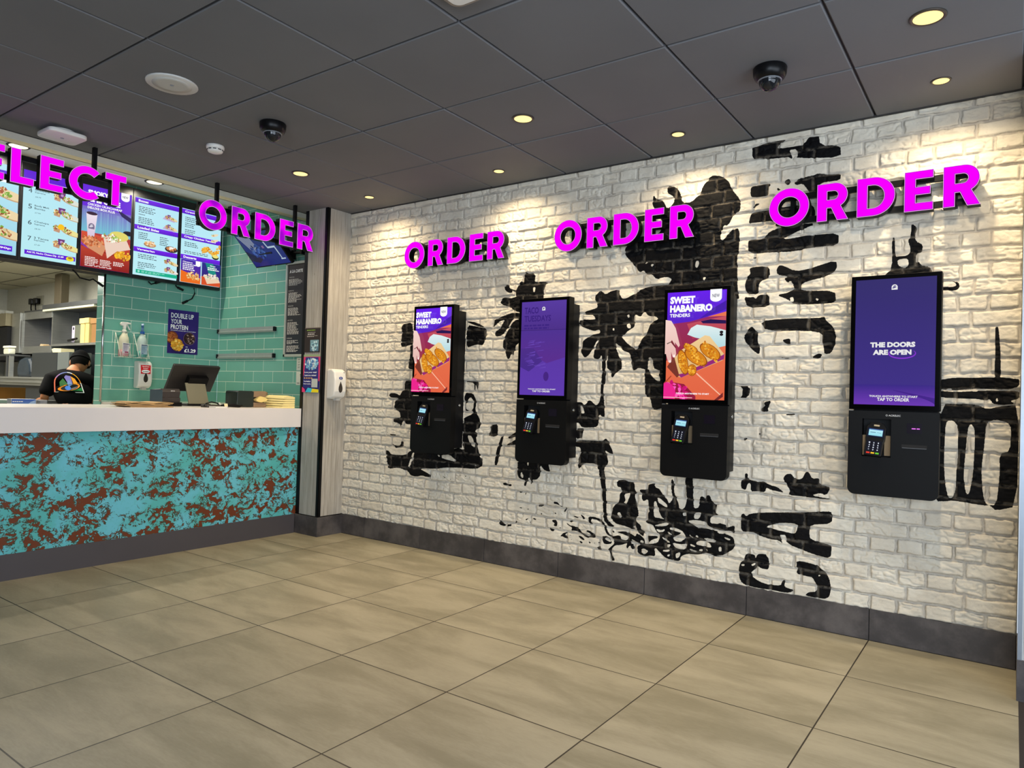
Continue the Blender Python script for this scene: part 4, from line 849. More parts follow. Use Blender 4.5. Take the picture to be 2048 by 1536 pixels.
def board_d(A):
    A.rect(0, 0, 1, 1, CY, (190, 238, 246)); head(A, .93, 'Boxes', .22); head(A, .585, 'Loaded Sides', .48); head(A, .30, 'Vegetarian', .40)
    for v in (.88, .74): A.lines(.08, v, .42, 4, .022, TXT, .4); A.lines(.08, v-.10, .2, 1, .022, TXT, .4)
    for v in (.82, .69): A.poly([(.62, v-.03), (.9, v-.05), (.94, v), (.7, v+.03)], (190, 176, 214)); meal(A, .76, v, .62)
    A.lines(.08, .54, .28, 4, .024, TXT, .4); A.lines(.56, .53, .22, 5, .024, TXT, .4); A.ell(.34, .41, .14, .032, (170, 130, 100)); A.blobs(.34, .425, .12, .03, 50, [(236, 190, 120), (220, 150, 90), (250, 230, 200)], .018)
    A.ell(.83, .40, .15, .042, (54, 44, 50)); A.blobs(.83, .41, .12, .03, 50, [(220, 150, 90), (190, 110, 60), (240, 220, 190)], .018); A.ell(.83, .42, .05, .015, (250, 244, 236))
    for v in (.26, .155): A.lines(.08, v, .42, 3, .022, TXT, .4)
    A.lines(.08, .085, .2, 1, .022, TXT, .4); meal(A, .76, .225, .7); meal(A, .76, .115, .7, True, (236, 232, 226)); A.rect(.03, .02, .97, .066, (30, 176, 140)); A.ell(.09, .043, .025, None, (170, 236, 216)); A.lines(.15, .046, .6, 2, .014, (150, 226, 204))
def board_e(A):
    A.rect(0, 0, 1, 1, CY, (190, 238, 246)); head(A, .93, 'Cravings', .38); head(A, .59, 'Crispy Chicken Tenders', .80); head(A, .315, 'Desserts', .32)
    for v in (.88, .80, .71): A.lines(.08, v, .3, 3, .024, TXT, .4)
    for v in (.72, .64): A.ell(.84, v, .10, .018, (236, 220, 190), 12, .35); A.blobs(.79, v-.004, .04, .012, 14, FOOD, .01)
    A.lines(.08, .54, .40, 3, .024, TXT, .4); A.lines(.08, .42, .6, 2, .02, TXT, .4)
    for u, v, a in ((.60, .49, .3), (.76, .47, -.2), (.90, .50, .8)): A.blobs(u, v, .12, .035, 44, [(236, 170, 50), (220, 140, 30), (246, 196, 90)], .02, .5, a)
    A.ell(.86, .41, .09, .035, (40, 40, 36)); A.ell(.86, .422, .08, .024, (240, 226, 120))
    A.rect(0, 0, .495, .31, (70, 40, 170), (90, 40, 150)); A.poly([(0, 0), (.495, 0), (.495, .08), (0, .16)], (236, 110, 30)); A.blobs(.32, .10, .18, .05, 60, [(236, 180, 100), (250, 214, 150), (200, 120, 60)], .022); A.text('Cinnamon', .04, .265, .24, .022, WHT, .02); A.lines(.04, .24, .34, 4, .024, WHT); A.poly([(.36, .31), (.36, .26)]+arc(.42, .26, .06, .024, 180, 360, 6)[1:-1]+[(.48, .26), (.48, .31)], WHT)
    A.rect(.515, 0, 1, .31, (44, 44, 140), (60, 30, 110)); A.poly([(.6, .31), (.8, .31), (.9, .16), (.7, .16)], (30, 140, 130)); A.poly([(.515, 0), (1, 0), (1, .06), (.515, .12)], (216, 80, 40)); A.poly([(.56, .14), (.95, .12), (1, .06), (.66, .02)], (236, 206, 176)); A.blobs(.75, .13, .2, .035, 50, [(250, 240, 226), (190, 210, 170), (236, 216, 190)], .02); A.text('Mango', .72, .265, .14, .022, WHT, .02); A.lines(.66, .24, .3, 2, .024, WHT)
FRAME = pm('black_screen_frame', (18, 19, 24), .35)
bd = [(-2.127, 'leftmost menu screen, cut off by the frame, food on pale blue', board_a), (-1.7105, 'menu screen with meals numbered 5, 6 and 7 on pale blue', board_b), (-1.294, 'purple chipotle advert menu screen with cup and red table', board_c),
      (-.8775, 'menu screen headed boxes, loaded sides and vegetarian', board_d), (-.461, 'rightmost menu screen headed cravings, chicken tenders and desserts', board_e)]
for y0, lab, art in bd:
    t = thing('menu_screen', (-1.75, y0+.2, 2.04), lab, 'menu board', 'menu screens over the counter')
    mb = MB(); mb.box(-1.80, -1.752, y0-.0165, y0+.3985, 2.055, 2.822); fr = mb.obj('frame', FRAME, t, bevel=.003)
    mb = MB(); mb.box(-1.845, -1.80, y0+.10, y0+.28, 2.25, 2.62); mb.obj('wall_bracket', BLACK, t)
    A = Art((-1.7515, y0, 2.085), (0, .386, 0), (0, 0, .668), (1, 0, 0)); art(A); A.obj('display', SCREEN, fr)
for i, (pts, lab) in enumerate([([(-1.79, -1.33, 2.05), (-1.80, -1.30, 2.03), (-1.80, -1.27, 1.995), (-1.79, -1.20, 1.985), (-1.80, -1.17, 2.0), (-1.81, -1.12, 1.975)], 'black cable looping below the chipotle screen'),
                                ([(-1.79, -.30, 2.05), (-1.79, -.29, 2.0), (-1.80, -.31, 1.95), (-1.80, -.36, 1.92)], 'black cable hanging below the desserts screen'),
                                ([(-1.79, -.72, 2.047), (-1.80, -.69, 2.028), (-1.79, -.65, 2.047)], 'small dark cable loop under the boxes and sides screen'),
                                ([(-1.79, -.475, 2.05), (-1.79, -.46, 2.035), (-1.79, -.445, 2.03)], 'short black plug end between the two right menu screens')]):
    mb = MB(); mb.tube(pts, .006, 6); m = pts[-1]; a = Vector(pts[-2]); b = Vector(m); d = (b-a).normalized(); mb.tube([b-d*.01, b+d*.045], .011, 8)
    tag(mb.obj('cable', BLACK), lab, 'cable', 'cables under the menu screens')

# ------------------------------------------------------------------ counter
t = thing('service_counter', (-.6, -2.4, 0), 'white-topped service counter with turquoise and rust patterned front', 'counter')
mb = MB(); mb.box(-.98, -.236, -5.6, -.254, .962, .990); mb.box(-.262, -.236, -5.6, -.254, .842, .966); mb.obj('worktop', WSURF, t, bevel=.002)
mb = MB(); mb.box(-.30, -.266, -5.6, -.256, .148, .905); mb.obj('front_panel', RUST, t)
mb = MB(); mb.box(-.32, -.262, -5.6, -.266, 0, .150); mb.obj('plinth', KICK, t)
mb = MB(); mb.box(-.96, -.30, -5.58, -.256, .02, .96); mb.obj('carcass', pm('white_melamine', (206, 204, 198), .6), t)
mb = MB(); mb.box(-1.838, -.985, -.44, -.003, .93, .990); struct(mb.obj('trim_6', pm('side_worktop', (214, 208, 196), .35)))
mb = MB(); mb.box(-1.82, -1.0, -.42, -.003, 0, .93); struct(mb.obj('trim_7', pm('side_unit_steel', (150, 150, 146), .4)))
mb = MB(); mb.box(-1.838, -1.56, -1.05, -.44, .93, .9895); struct(mb.obj('trim_8', pm('side_worktop', (214, 208, 196), .35)))
mb = MB(); mb.box(-1.82, -1.58, -1.04, -.44, 0, .93); struct(mb.obj('trim_9', pm('side_unit_steel', (150, 150, 146), .4)))
# ------------------------------------------------------------------ on the pillar
def dispenser(name, P, M, label, parts_red):
    """rounded soap dispenser; local axes: x width, y out from wall, z up"""
    t = thing(name, P, label, 'dispenser')
    pr = [(0, 0), (0, .235), (.055, .235), (.088, .215), (.098, .15), (.098, .06), (.085, .02), (.05, 0)]
    mb = MB(); mb.prism(pr, 0, -.058, .058, 0); mb.xf(M); b = mb.obj('body', WPLAS, t, bevel=.010)
    td = [(0, .055), (.010, .035), (.018, .016), (.019, 0), (.014, -.014), (0, -.022), (-.014, -.014), (-.019, 0), (-.018, .016), (-.010, .035)]
    vs = [(a, .0998, .075+c*1.15) for a, c in td]; mb = MB(); mb.prism([(v[0], v[2]) for v in vs], 1, .096, .1000); mb.xf(M); mb.obj('level_window', pm('dark_level_window', (52, 46, 42), .15), b)
    if not parts_red:
        mb = MB(); mb.prism(arc(-.0, .165, .017, .010, 0, 360, 16)[:-1], 1, .096, .1012); mb.xf(M); e = mb.obj('badge', pm('blue_badge', (40, 60, 150), .3), b)
        A = Art(M @ Vector((-.010, .1016, .162)), M.to_3x3() @ Vector((.020, 0, 0)), M.to_3x3() @ Vector((0, 0, .006)), M.to_3x3() @ Vector((0, 1, 0))); A.text('tork', 0, 0, 1, 1, WHT, 0) if False else A.lines(0, .1, 1, 1, .9, WHT, .8); A.obj('badge_lettering', PRINT, e)
        mb = MB(); mb.box(.036, .042, .085, .091, .205, .215); mb.xf(M); mb.obj('key_slot', pm('grey_key_slot', (130, 130, 128), .5), b)
    else:
        A = Art(M @ Vector((-.045, .0992, .125)), M.to_3x3() @ Vector((.085, 0, 0)), M.to_3x3() @ Vector((0, -.003, .075)), M.to_3x3() @ Vector((0, 1, .03)), .0004)
        A.rect(0, 0, 1, 1, (214, 28, 40)); A.text('Hand-Foam', .14, .78, .72, .13, WHT, .02); A.text('Sanitizer', .24, .58, .52, .12, WHT, .02); A.ell(.5, .28, .42, .2, WHT); A.text('sanitizer', .2, .22, .6, .12, (60, 60, 70), .02); A.obj('red_label', PRINT, b)['label'] = 'red printed label'
    mb = MB(); mb.box(-.02, .02, .035, .075, -.012, .004); mb.xf(M); mb.obj('nozzle', pm('pale_grey_plastic', (196, 194, 188), .4), b)
    return t
M = Matrix.Translation((.001, -.150, 1.075)) @ Matrix(((0, 1, 0, 0), (1, 0, 0, 0), (0, 0, 1, 0), (0, 0, 0, 1)))
dispenser('soap_dispenser', (0, -.15, 1.07), M, 'white soap dispenser with blue badge on the grey wood pillar', False)
def poster(name, O, X, Y, Nn, label, draw, cat='poster', border=None):
    A = Art(O, X, Y, Nn, .0002); draw(A)
    O, X, Y, Nn = map(Vector, (O, X, Y, Nn)); mb = A.mb; b = len(mb.v); back = [O, O+X, O+X+Y, O+Y]; q = [p-Nn*.0012 for p in back]
    mb.add(back+q, [(0, 1, 5, 4), (1, 2, 6, 5), (2, 3, 7, 6), (3, 0, 4, 7), (4, 5, 6, 7)]); mb.col += [lin((150, 150, 150))]*8
    return tag(A.obj(name, PRINT), label, cat)
def d1(A):
    A.rect(0, 0, 1, 1, (46, 36, 34)); A.rect(0, .97, 1, 1, (110, 96, 84)); A.lines(.14, .88, .74, 1, .04, (150, 190, 70), .8); A.lines(.2, .80, .6, 1, .03, (230, 220, 210)); A.lines(.2, .72, .6, 1, .05, (236, 230, 220), .7); A.lines(.16, .66, .7, 2, .035, (190, 180, 170))
    A.rect(.38, .04, .92, .50, (130, 170, 180), (80, 116, 140)); A.blobs(.66, .26, .2, .2, 60, [(220, 240, 244), (150, 196, 206), (70, 100, 120)], .04)
poster('notice', (-.224, -.2556, 1.438), (.190, 0, 0), (0, 0, .196), (0, -1, 0), 'dark brown notice on the pillar beside the counter, upper of two', d1)
def d2(A):
    A.rect(0, 0, 1, 1, (52, 54, 132), (44, 44, 120)); A.rect(0, .945, 1, 1, (150, 170, 130)); A.rect(0, .93, 1, .945, (200, 60, 120)); A.poly([(0, .93), (.12, .93), (.05, .5), (0, .4)], (220, 60, 110)); A.poly([(1, .93), (.9, .93), (.92, .3), (1, .3)], (214, 60, 110))
    A.blobs(.5, .75, .4, .14, 120, [(190, 230, 246), (120, 190, 220), (80, 130, 190), (240, 250, 255)], .045); A.text('Love your visit?', .1, .50, .74, .05, WHT, .03); A.text('Leave us a review!', .12, .43, .7, .045, WHT, .02)
    for k in range(5): A.ell(.12+.11*k, .375, .035, None, (246, 190, 90), 5, .3)
    A.text('Your feedback', .08, .27, .42, .04, WHT, .02); A.text('keeps us going', .08, .20, .42, .04, WHT, .02); A.rect(.56, .13, .92, .36, (190, 196, 190))
    A.poly([(0, .14), (.16, .08), (.2, 0), (0, 0)], (226, 60, 120)); A.poly([(.2, 0), (.35, .12), (.6, .1), (.62, 0)], (60, 190, 220)); A.poly([(.55, 0), (.62, .10), (1, .08), (1, 0)], (240, 220, 40))
poster('review_poster', (-.226, -.2556, 1.122), (.202, 0, 0), (0, 0, .298), (0, -1, 0), 'blue and pink review poster on the pillar, below the brown notice', d2)

# ------------------------------------------------------------------ on the tiled walls
def d3(A):
    A.rect(0, 0, 1, 1, (50, 30, 120), (46, 24, 104)); A.text('DOUBLE UP', .09, .81, .74, .115, WHT, .02); A.text('YOUR', .09, .68, .36, .105, WHT, .02); A.text('PROTEIN', .09, .555, .56, .105, WHT, .02); A.text('WITH EXTRA CHICKEN, BEEF OR BLACK BEANS', .09, .515, .82, .018, WHT, .02)
    A.ell(.14, .36, .20, None, (120, 60, 30)); A.blobs(.14, .36, .16, .10, 110, [(176, 96, 44), (200, 120, 60), (140, 66, 30)], .03); A.ell(.70, .36, .20, None, (120, 90, 110)); A.ell(.70, .36, .185, None, (40, 22, 26)); A.blobs(.70, .36, .16, .11, 90, [(70, 34, 34), (40, 20, 24), (180, 150, 140), (90, 50, 40)], .022)
    A.ell(.30, .20, .20, None, (150, 100, 30)); A.blobs(.30, .20, .18, .12, 110, [(236, 180, 60), (220, 150, 40), (250, 210, 110)], .035); A.text('FOR', .57, .155, .07, .02, WHT, .02); A.text('£1.29', .53, .04, .38, .085, WHT, .04)
poster('protein_poster', (-1.8385, -.505, 1.436), (0, .292, 0), (0, 0, .400), (1, 0, 0), 'purple double up your protein poster on the teal tiles', d3)
# sprays in wire holders
def spray(y, label, cap, liq, body_col, turn):
    x = -1.775; t = thing('spray_bottle', (x, y, 1.38), label, 'spray bottle', 'spray bottles held on the tiled wall')
    bm_ = pm('bottle_plastic_'+body_col, (222, 218, 190) if body_col == 'cream' else (186, 204, 196), .3)
    mb = MB(); mb.lathe([(.034, 0), (.040, .006), (.040, .135), (.034, .165), (.016, .195), (.013, .205)], (x, y, 1.378), 20); b = mb.obj('bottle', bm_, t)
    mb = MB(); mb.lathe([(.0385, .0), (.0408, .004), (.0408, .055)], (x, y, 1.380), 20); mb.obj('liquid', pm('liquid_'+body_col, liq, .15), b)
    mb = MB(); mb.lathe([(.016, .0), (.018, .004), (.018, .020), (.013, .024)], (x, y, 1.582), 16); mb.obj('collar', pm('collar_'+body_col, cap, .4), t)
    M = Matrix.Translation((x, y, 1.61)) @ Matrix.Rotation(turn, 4, 'Z'); mb = MB()
    mb.prism([(-.030, .03), (-.036, .045), (-.025, .060), (.020, .062), (.048, .055), (.050, .046), (.014, .042), (.010, .0), (-.010, .0), (-.012, .028)], 1, -.010, .010); mb.xf(M); h = mb.obj('spray_head', pm('head_'+body_col, (236, 234, 224) if body_col == 'cream' else (60, 110, 160), .4), t, bevel=.002)
    mb = MB(); mb.prism([(.014, .042), (.024, .042), (.040, .012), (.046, -.004), (.040, -.004), (.030, .012)], 1, -.006, .006); mb.xf(M); mb.obj('trigger', pm('white_trigger', (236, 234, 226), .4), h)
    A = Art((x+.0415, y-.026, 1.405), (0, .052, 0), (0, 0, .085), (1, 0, 0)); A.rect(0, 0, 1, 1, (226, 220, 222) if body_col == 'cream' else (170, 194, 204)); A.rect(.05, .88, .95, .95, (60, 50, 90)); A.lines(.1, .78, .8, 12, .055, (150, 130, 160) if body_col == 'cream' else (120, 150, 170)); A.rect(.3, .04, .9, .16, (150, 40, 80)) if body_col == 'cream' else A.rect(.1, .04, .4, .12, (70, 110, 150)); A.obj('label_sticker', PRINT, b)
    c = thing('wire_holder', (x, y, 1.37), ('white wire holder around the cream-headed spray bottle' if body_col == 'cream' else 'white wire holder around the blue-headed spray bottle'), 'wire holder', 'wire bottle holders')
    mb = MB(); e = .047
    mb.tube([(x-.05, y-e, 1.58), (x+.05, y-e*.9, 1.37), (x+.05, y+e*.9, 1.37), (x-.05, y+e, 1.58)], .0025, 6); mb.tube([(x-.055, y-e-.01, 1.585), (x-.058, y, 1.59), (x-.055, y+e+.012, 1.585)], .0025, 6)
    mb.tube([(x-.055, y-e, 1.58), (x-.055, y-e, 1.372), (x+.045, y-e, 1.372)], .0022, 6); mb.tube([(x-.055, y+e, 1.58), (x-.055, y+e, 1.372), (x+.045, y+e, 1.372)], .0022, 6)
    mb.tube([(x+.045, y-.03, 1.372), (x+.045, y-.03, 1.49), (x+.045, y+.032, 1.49), (x+.045, y+.032, 1.372)], .0022, 6); mb.tube([(x-.055, y-.02, 1.372), (x+.045, y-.02, 1.372)], .0022, 6); mb.tube([(x-.055, y+.02, 1.372), (x+.045, y+.02, 1.372)], .0022, 6); mb.obj('wire_frame', pm('white_wire', (232, 232, 220), .4), c)
spray(-.915, 'cream spray bottle with a white trigger head, left of the two on the tiles', (230, 228, 214), (200, 150, 150), 'cream', math.pi/2)
spray(-.762, 'clear spray bottle with a blue and white head, right of the two on the tiles', (30, 90, 170), (90, 160, 150), 'clear', math.pi/2+1.1)
M = Matrix.Translation((-1.839, -.735, 1.112)) @ Matrix(((0, 1, 0, 0), (1, 0, 0, 0), (0, 0, 1, 0), (0, 0, 0, 1)))
dispenser('sanitiser_dispenser', (-1.84, -.735, 1.11), M, 'white sanitiser dispenser with a red label on the teal tiles', True)
for z, lab in ((1.675, 'upper steel ticket rail on the side tiles'), (1.437, 'lower steel ticket rail on the side tiles')):
    t = thing('ticket_rail', (-1.4, -.02, z), lab, 'rail', 'steel ticket rails')
    mb = MB(); mb.prism([(0, .024), (0, -.026), (-.016, -.026), (-.022, -.012), (-.012, .0), (-.014, .024)], 0, -1.835, -.965); mb.obj('rail_profile', pm('satin_rail', (176, 182, 178), .3, .4), t)
    for x in (-.966, -1.838): mb = MB(); mb.box(x-.001, x+.018, -.024, 0, z-.020-z+z-.0, z+.018); mb.obj('end_cap', BPLAS, t)
for o in bpy.data.objects:
    if o.name.startswith('rail_profile'):
        zz = PW[o.parent.name].z
        for v in o.data.vertices: v.co.z += zz
def frame_board():
    t = thing('price_list_board', (-.6, -.01, 1.42), 'tall dark a la carte price list in a pale frame beside the pillar', 'notice board')
    x0, x1, z0, z1 = -.815, -.50, 1.423, 2.25
    mb = MB(); mb.box(x0, x0+.022, -.022, 0, z0, z1); mb.box(x1-.022, x1, -.022, 0, z0, z1); mb.box(x0, x1, -.022, 0, z0, z0+.022); mb.box(x0, x1, -.022, 0, z1-.022, z1); mb.obj('frame', pm('pale_metal_frame', (196, 200, 190), .35, .3), t, bevel=.001)
    A = Art((x0+.022, -.012, z0+.022), (x1-x0-.044, 0, 0), (0, 0, z1-z0-.044), (0, -1, 0)); A.rect(0, 0, 1, 1, (70, 62, 60), (40, 46, 56)); A.text('A LA CARTE', .08, .905, .66, .036, WHT, .03)
    for v, n in ((.85, 6), (.70, 9), (.53, 7), (.37, 11), (.17, 3), (.11, 6)): A.text({.85: 'TACOS', .70: 'BURRITOS', .53: 'SPECIALITIES', .37: 'CRISPY CHICKEN', .17: 'DRINKS', .11: 'SIDES'}[v], .06, v, .26, .014, (190, 186, 180), .01); A.lines(.06, v-.022, .66, n, .0125, (226, 222, 214), .5)
    A.obj('price_sheet', PRINT, t)
frame_board()
def d4(A):
    A.rect(0, 0, 1, 1, (214, 220, 206), (196, 204, 196))
    for v in (.86, .66, .46, .26): A.rect(.12, v, .32, v+.025, (60, 60, 60)); A.rect(.12, v-.05, .26, v-.03, (70, 70, 70))
poster('paper_notice', (-.645, -.0025, 1.305), (.15, 0, 0), (0, 0, .110), (0, -1, 0), 'white paper notice half hidden behind the pillar, upper', d4, 'notice')
def d5(A):
    A.rect(0, 0, 1, 1, (220, 224, 212), (204, 210, 200))
    for k, r in enumerate((.10, .18, .26)): o = arc(.42, .42, r, r*1.4, 20, 110, 8); i = arc(.42, .42, r-.045, (r-.045)*1.4, 110, 20, 8); A.poly(o+i, (20, 20, 20))
    A.ell(.44, .42, .03, None, (20, 20, 20)); A.rect(.1, .12, .3, .16, (40, 40, 40))
poster('wifi_notice', (-.645, -.0025, 1.180), (.15, 0, 0), (0, 0, .118), (0, -1, 0), 'white wireless symbol notice half hidden behind the pillar, lower', d5, 'notice')
# tilted screen on its arm
t = thing('tilted_monitor', (-.74, -.3, 2.3), 'tilted wall monitor behind the hanging ORDER sign showing a dark blue picture', 'monitor')
BL, BR, TLv = Vector((-.985, -.200, 2.195)), Vector((-.508, -.200, 2.195)), Vector((-.960, -.42, 2.425)); Xv = BR-BL; Yv = TLv-BL; Yv.x = -.0; Nv = Xv.cross(Yv).normalized()
Mx = Matrix(((1, 0, 0, 0), (0, Yv.normalized().y, Nv.y*-1, 0), (0, Yv.normalized().z, Nv.z*-1, 0), (0, 0, 0, 1)))
q = MB(); q.box(-.012, .489, -.012, .330, .001, .030)
def mon(v): return BL+Xv.normalized()*v[0]+Yv.normalized()*v[1]-Nv*v[2]
q.v = [tuple(mon(v)) for v in q.v]; fr = q.obj('monitor_body', BPLAS, t, bevel=.003)
A = Art(BL+Nv*.0005, Xv, Yv, Nv); A.rect(0, 0, 1, 1, (52, 62, 118), (34, 40, 120)); A.poly([(.0, .5), (.34, .2), (.2, .1), (0, .2)], (40, 44, 70))
for k in range(7): A.poly([(.02+.045*k, .95), (.05+.045*k, .95), (.22+.03*k, .45), (.20+.03*k, .45)], (150, 160, 180))
A.blobs(.35, .45, .16, .22, 50, [(50, 70, 140), (70, 100, 170), (40, 50, 100)], .03); A.rect(.52, .52, .58, .60, (130, 100, 150)); A.poly([(.60, .9), (.66, .5), (.84, .5), (.86, .15), (.88, .15), (.87, .55), (.68, .55), (.63, .9)], (190, 210, 225)); A.rect(.84, .14, .96, .17, (200, 220, 235)); A.obj('monitor_picture', SCREEN_DIM, fr)
A = Art(BL+Xv*.44-Yv*.033+Nv*.0002, Xv*.1, Yv*.02, Nv); A.text('AOC', 0, 0, 1, 1, (190, 190, 196), .02); A.obj('maker_mark', PRINT, fr)
mb = MB(); mb.box(-.78, -.71, -.05, -.0, 2.27, 2.47); mb.tube([(-.745, -.04, 2.32), (-.66, -.12, 2.33), (-.75, -.26, 2.34)], .018, 8); mb.box(-.83, -.66, -.285, -.255, 2.27, 2.40); mb.obj('wall_arm', BLACK, t)
t2 = thing('wall_socket_box', (-.56, -.03, 2.3), 'black slatted bracket with white cable on the tiles above the price list', 'bracket')
mb = MB(); mb.box(-.60, -.57, -.05, 0, 2.30, 2.52); mb.box(-.70, -.57, -.04, 0, 2.315, 2.33); mb.box(-.70, -.57, -.04, 0, 2.37, 2.385); mb.box(-.70, -.57, -.04, 0, 2.43, 2.445); mb.obj('slats', BLACK, t2)
mb = MB(); mb.tube([(-.68, -.045, 2.46), (-.66, -.05, 2.48), (-.63, -.05, 2.47), (-.61, -.05, 2.46), (-.57, -.05, 2.475)], .006, 6); mb.obj('cable_loop', WPLAS, t2)

# ------------------------------------------------------------------ on the counter
Zc = .990
t = thing('point_of_sale_monitor', (-.84, -.84, Zc), 'black touchscreen till seen from behind, tilted on its stand', 'till')
def rot_box(name, mat, parent, c, dims, rx=0, ry=0, rz=0, bevel=.003):
    mb = MB(); a, b, d = dims; mb.box(-a/2, a/2, -b/2, b/2, -d/2, d/2); mb.xf(Matrix.Translation(c) @ Matrix.Rotation(rz, 4, 'Z') @ Matrix.Rotation(ry, 4, 'Y') @ Matrix.Rotation(rx, 4, 'X')); return mb.obj(name, mat, parent, bevel=bevel)
TR = math.radians
bk = rot_box('screen_back', pm('worn_black_casing', (38, 34, 32), .4, var=.2, scale=9), t, (-.83, -.835, 1.205), (.028, .375, .235), 0, TR(34), TR(0))
rot_box('mount_plate', BPLAS, bk, (-.80, -.815, 1.185), (.05, .16, .075), 0, TR(34), 0)
rot_box('asset_sticker', pm('white_sticker', (226, 224, 214), .5), bk, (-.772, -.968, 1.283), (.003, .05, .014), 0, TR(34), 0, 0)
rot_box('maker_badge', pm('tan_badge', (206, 190, 140), .5), bk, (-.7895, -.83, 1.255), (.003, .026, .022), 0, TR(34), 0, .003)
rot_box('stand_neck', pm('olive_grey_stand', (126, 122, 100), .4, scale=5), t, (-.76, -.835, 1.085), (.010, .165, .175), 0, TR(-22), 0)
rot_box('stand_foot', BPLAS, t, (-.80, -.835, 1.000), (.16, .19, .016))
t = thing('receipt_printer', (-.70, -1.10, Zc), 'dark receipt printer standing left of the till', 'printer')
mb = MB(); mb.prism([(-.78, 1.018), (-.62, 1.018), (-.614, 1.05), (-.628, 1.056), (-.618, 1.095), (-.635, 1.118), (-.75, 1.112), (-.78, 1.09)], 1, -1.185, -1.045); bb = mb.obj('body', pm('charcoal_printer', (52, 46, 46), .4), t, bevel=.004)
mb = MB(); mb.box(-.782, -.61, -1.1875, -1.1845, 1.02, 1.11); mb.obj('side_cover', pm('blue_grey_cover', (50, 72, 84), .4), bb)
mb = MB(); mb.box(-.79, -.61, -1.17, -1.035, Zc, 1.020); mb.obj('base', BPLAS, t, bevel=.003)
A = Art((-.6165, -1.12, 1.098), (0, .03, 0), (0, 0, .008), (1, 0, .2)); A.text('EPSON', 0, 0, 1, 1, (210, 210, 205), .03); A.obj('maker_mark', PRINT, bb)
t = thing('paper_bag_stack', (-.42, -1.40, Zc), 'loose stack of flat brown paper bags on the counter', 'paper bags')
for k in range(7):
    mb = MB(); dx, dy = random.uniform(-.01, .01), random.uniform(-.02, .02); z = Zc+.001+.005*k; n = 10
    vs = []; 
    for j in range(n+1):
        for i in range(2): vs.append((-.53+dx+.20*i, -1.545+dy+.29*j/n-.01*(k % 3), z+.003*math.sin(j*1.1+k)*(k > 2)))
    vs += [(a, b, c+.0035) for a, b, c in vs]; m2 = 2*(n+1); fs = [(2*j, 2*j+1, 2*j+3, 2*j+2) for j in range(n)]+[(m2+2*j, m2+2*j+2, m2+2*j+3, m2+2*j+1) for j in range(n)]+[(2*j+1, m2+2*j+1, m2+2*j+3, 2*j+3) for j in range(n)]+[(2*j, 2*j+2, m2+2*j+2, m2+2*j) for j in range(n)]+[(0, m2, m2+1, 1), (2*n, 2*n+1, m2+2*n+1, m2+2*n)]
    mb.add(vs, fs); mb.obj('bag', KRAFT, t)
t = thing('handheld_scanner', (-.42, -.93, Zc), 'small black device with arched handle lying before the till', 'device')
mb = MB(); mb.tube([(-.40, -.99, Zc+.008), (-.40, -.97, Zc+.030), (-.40, -.93, Zc+.040), (-.40, -.885, Zc+.032), (-.40, -.86, Zc+.010)], .005, 8); mb.obj('handle', BPLAS, t)
mb = MB(); mb.rbox(-.46, -.37, -.985, -.865, Zc, Zc+.020, .02, 2); mb.obj('body', pm('dark_device_shell', (58, 52, 44), .4), t, bevel=.004)
rot_box('end_tab', pm('white_tab', (226, 222, 206), .5), t, (-.395, -.868, Zc+.026), (.014, .012, .018), TR(30))
t = thing('card_holder', (-.30, -.93, Zc), 'small white card strip on the counter edge below the till', 'card'); mb = MB(); mb.box(-.34, -.252, -.985, -.890, Zc, Zc+.010); mb.obj('strip', WPLAS, t, bevel=.002)
t = thing('label_device', (-.42, -.76, Zc), 'black gadget with cream tag lying right of the till', 'device')
mb = MB(); mb.tube([(-.43, -.84, Zc+.010), (-.42, -.80, Zc+.018), (-.42, -.74, Zc+.016), (-.42, -.69, Zc+.008), (-.42, -.66, Zc+.012)], [.008, .013, .014, .010, .006], 8); mb.obj('body', BPLAS, t)
rot_box('tag', pm('cream_tag', (236, 222, 176), .5), t, (-.395, -.815, Zc+.018), (.004, .028, .024), 0, TR(-20))
t = thing('napkin_dispenser', (-.56, -.56, Zc), 'black box with rounded tan inserts lying on its side on the counter', 'dispenser')
mb = MB(); mb.rbox(-.66, -.50, -.655, -.51, Zc, 1.118, .018, 0); mb.obj('shell', pm('black_dispenser_shell', (34, 44, 42), .35), t, bevel=.003)
for z0, z1, c in ((Zc+.001, Zc+.038, (148, 122, 96)), (Zc+.080, 1.118, (160, 134, 106))): mb = MB(); mb.prism([(-.51, z0), (-.40, z0+.002), (-.392, (z0+z1)/2), (-.40, z1-.002), (-.51, z1)], 0, -.64, -.50); mb.obj('insert', pm('tan_insert', c, .5), t, bevel=.002)
mb = MB(); mb.box(-.66, -.52, -.512, -.405, Zc+.002, 1.112); mb.obj('inner_core', pm('dark_brown_core', (62, 46, 36), .5), t)
mb = MB(); mb.prism([(-.50, 1.052), (-.46, 1.078), (-.42, 1.070), (-.388, 1.052), (-.41, 1.038), (-.45, 1.028), (-.49, 1.036)], 0, -.60, -.482); mb.obj('napkin', pm('cream_napkin', (240, 214, 136), .8), t, bevel=.003)
t = thing('carton_tray', (-1.25, -.10, Zc), 'black tray of folded kraft cartons against the side tiles', 'carton tray')
mb = MB(); mb.box(-1.36, -.99, -.14, -.02, Zc, 1.06); mb.obj('tray', BPLAS, t)
random.seed(3)
for k in range(6):
    x = -1.33+.058*k; mb = MB(); h = 1.075+.03*random.random(); mb.prism([(x, Zc+.002), (x+.04, Zc+.002), (x+.05+.01*random.random(), h), (x+.015, h+.012), (x-.006, h-.01)], 1, -.12, -.04); mb.obj('carton', KRAFT if k % 2 else pm('pale_kraft', (226, 202, 160), .8), t)
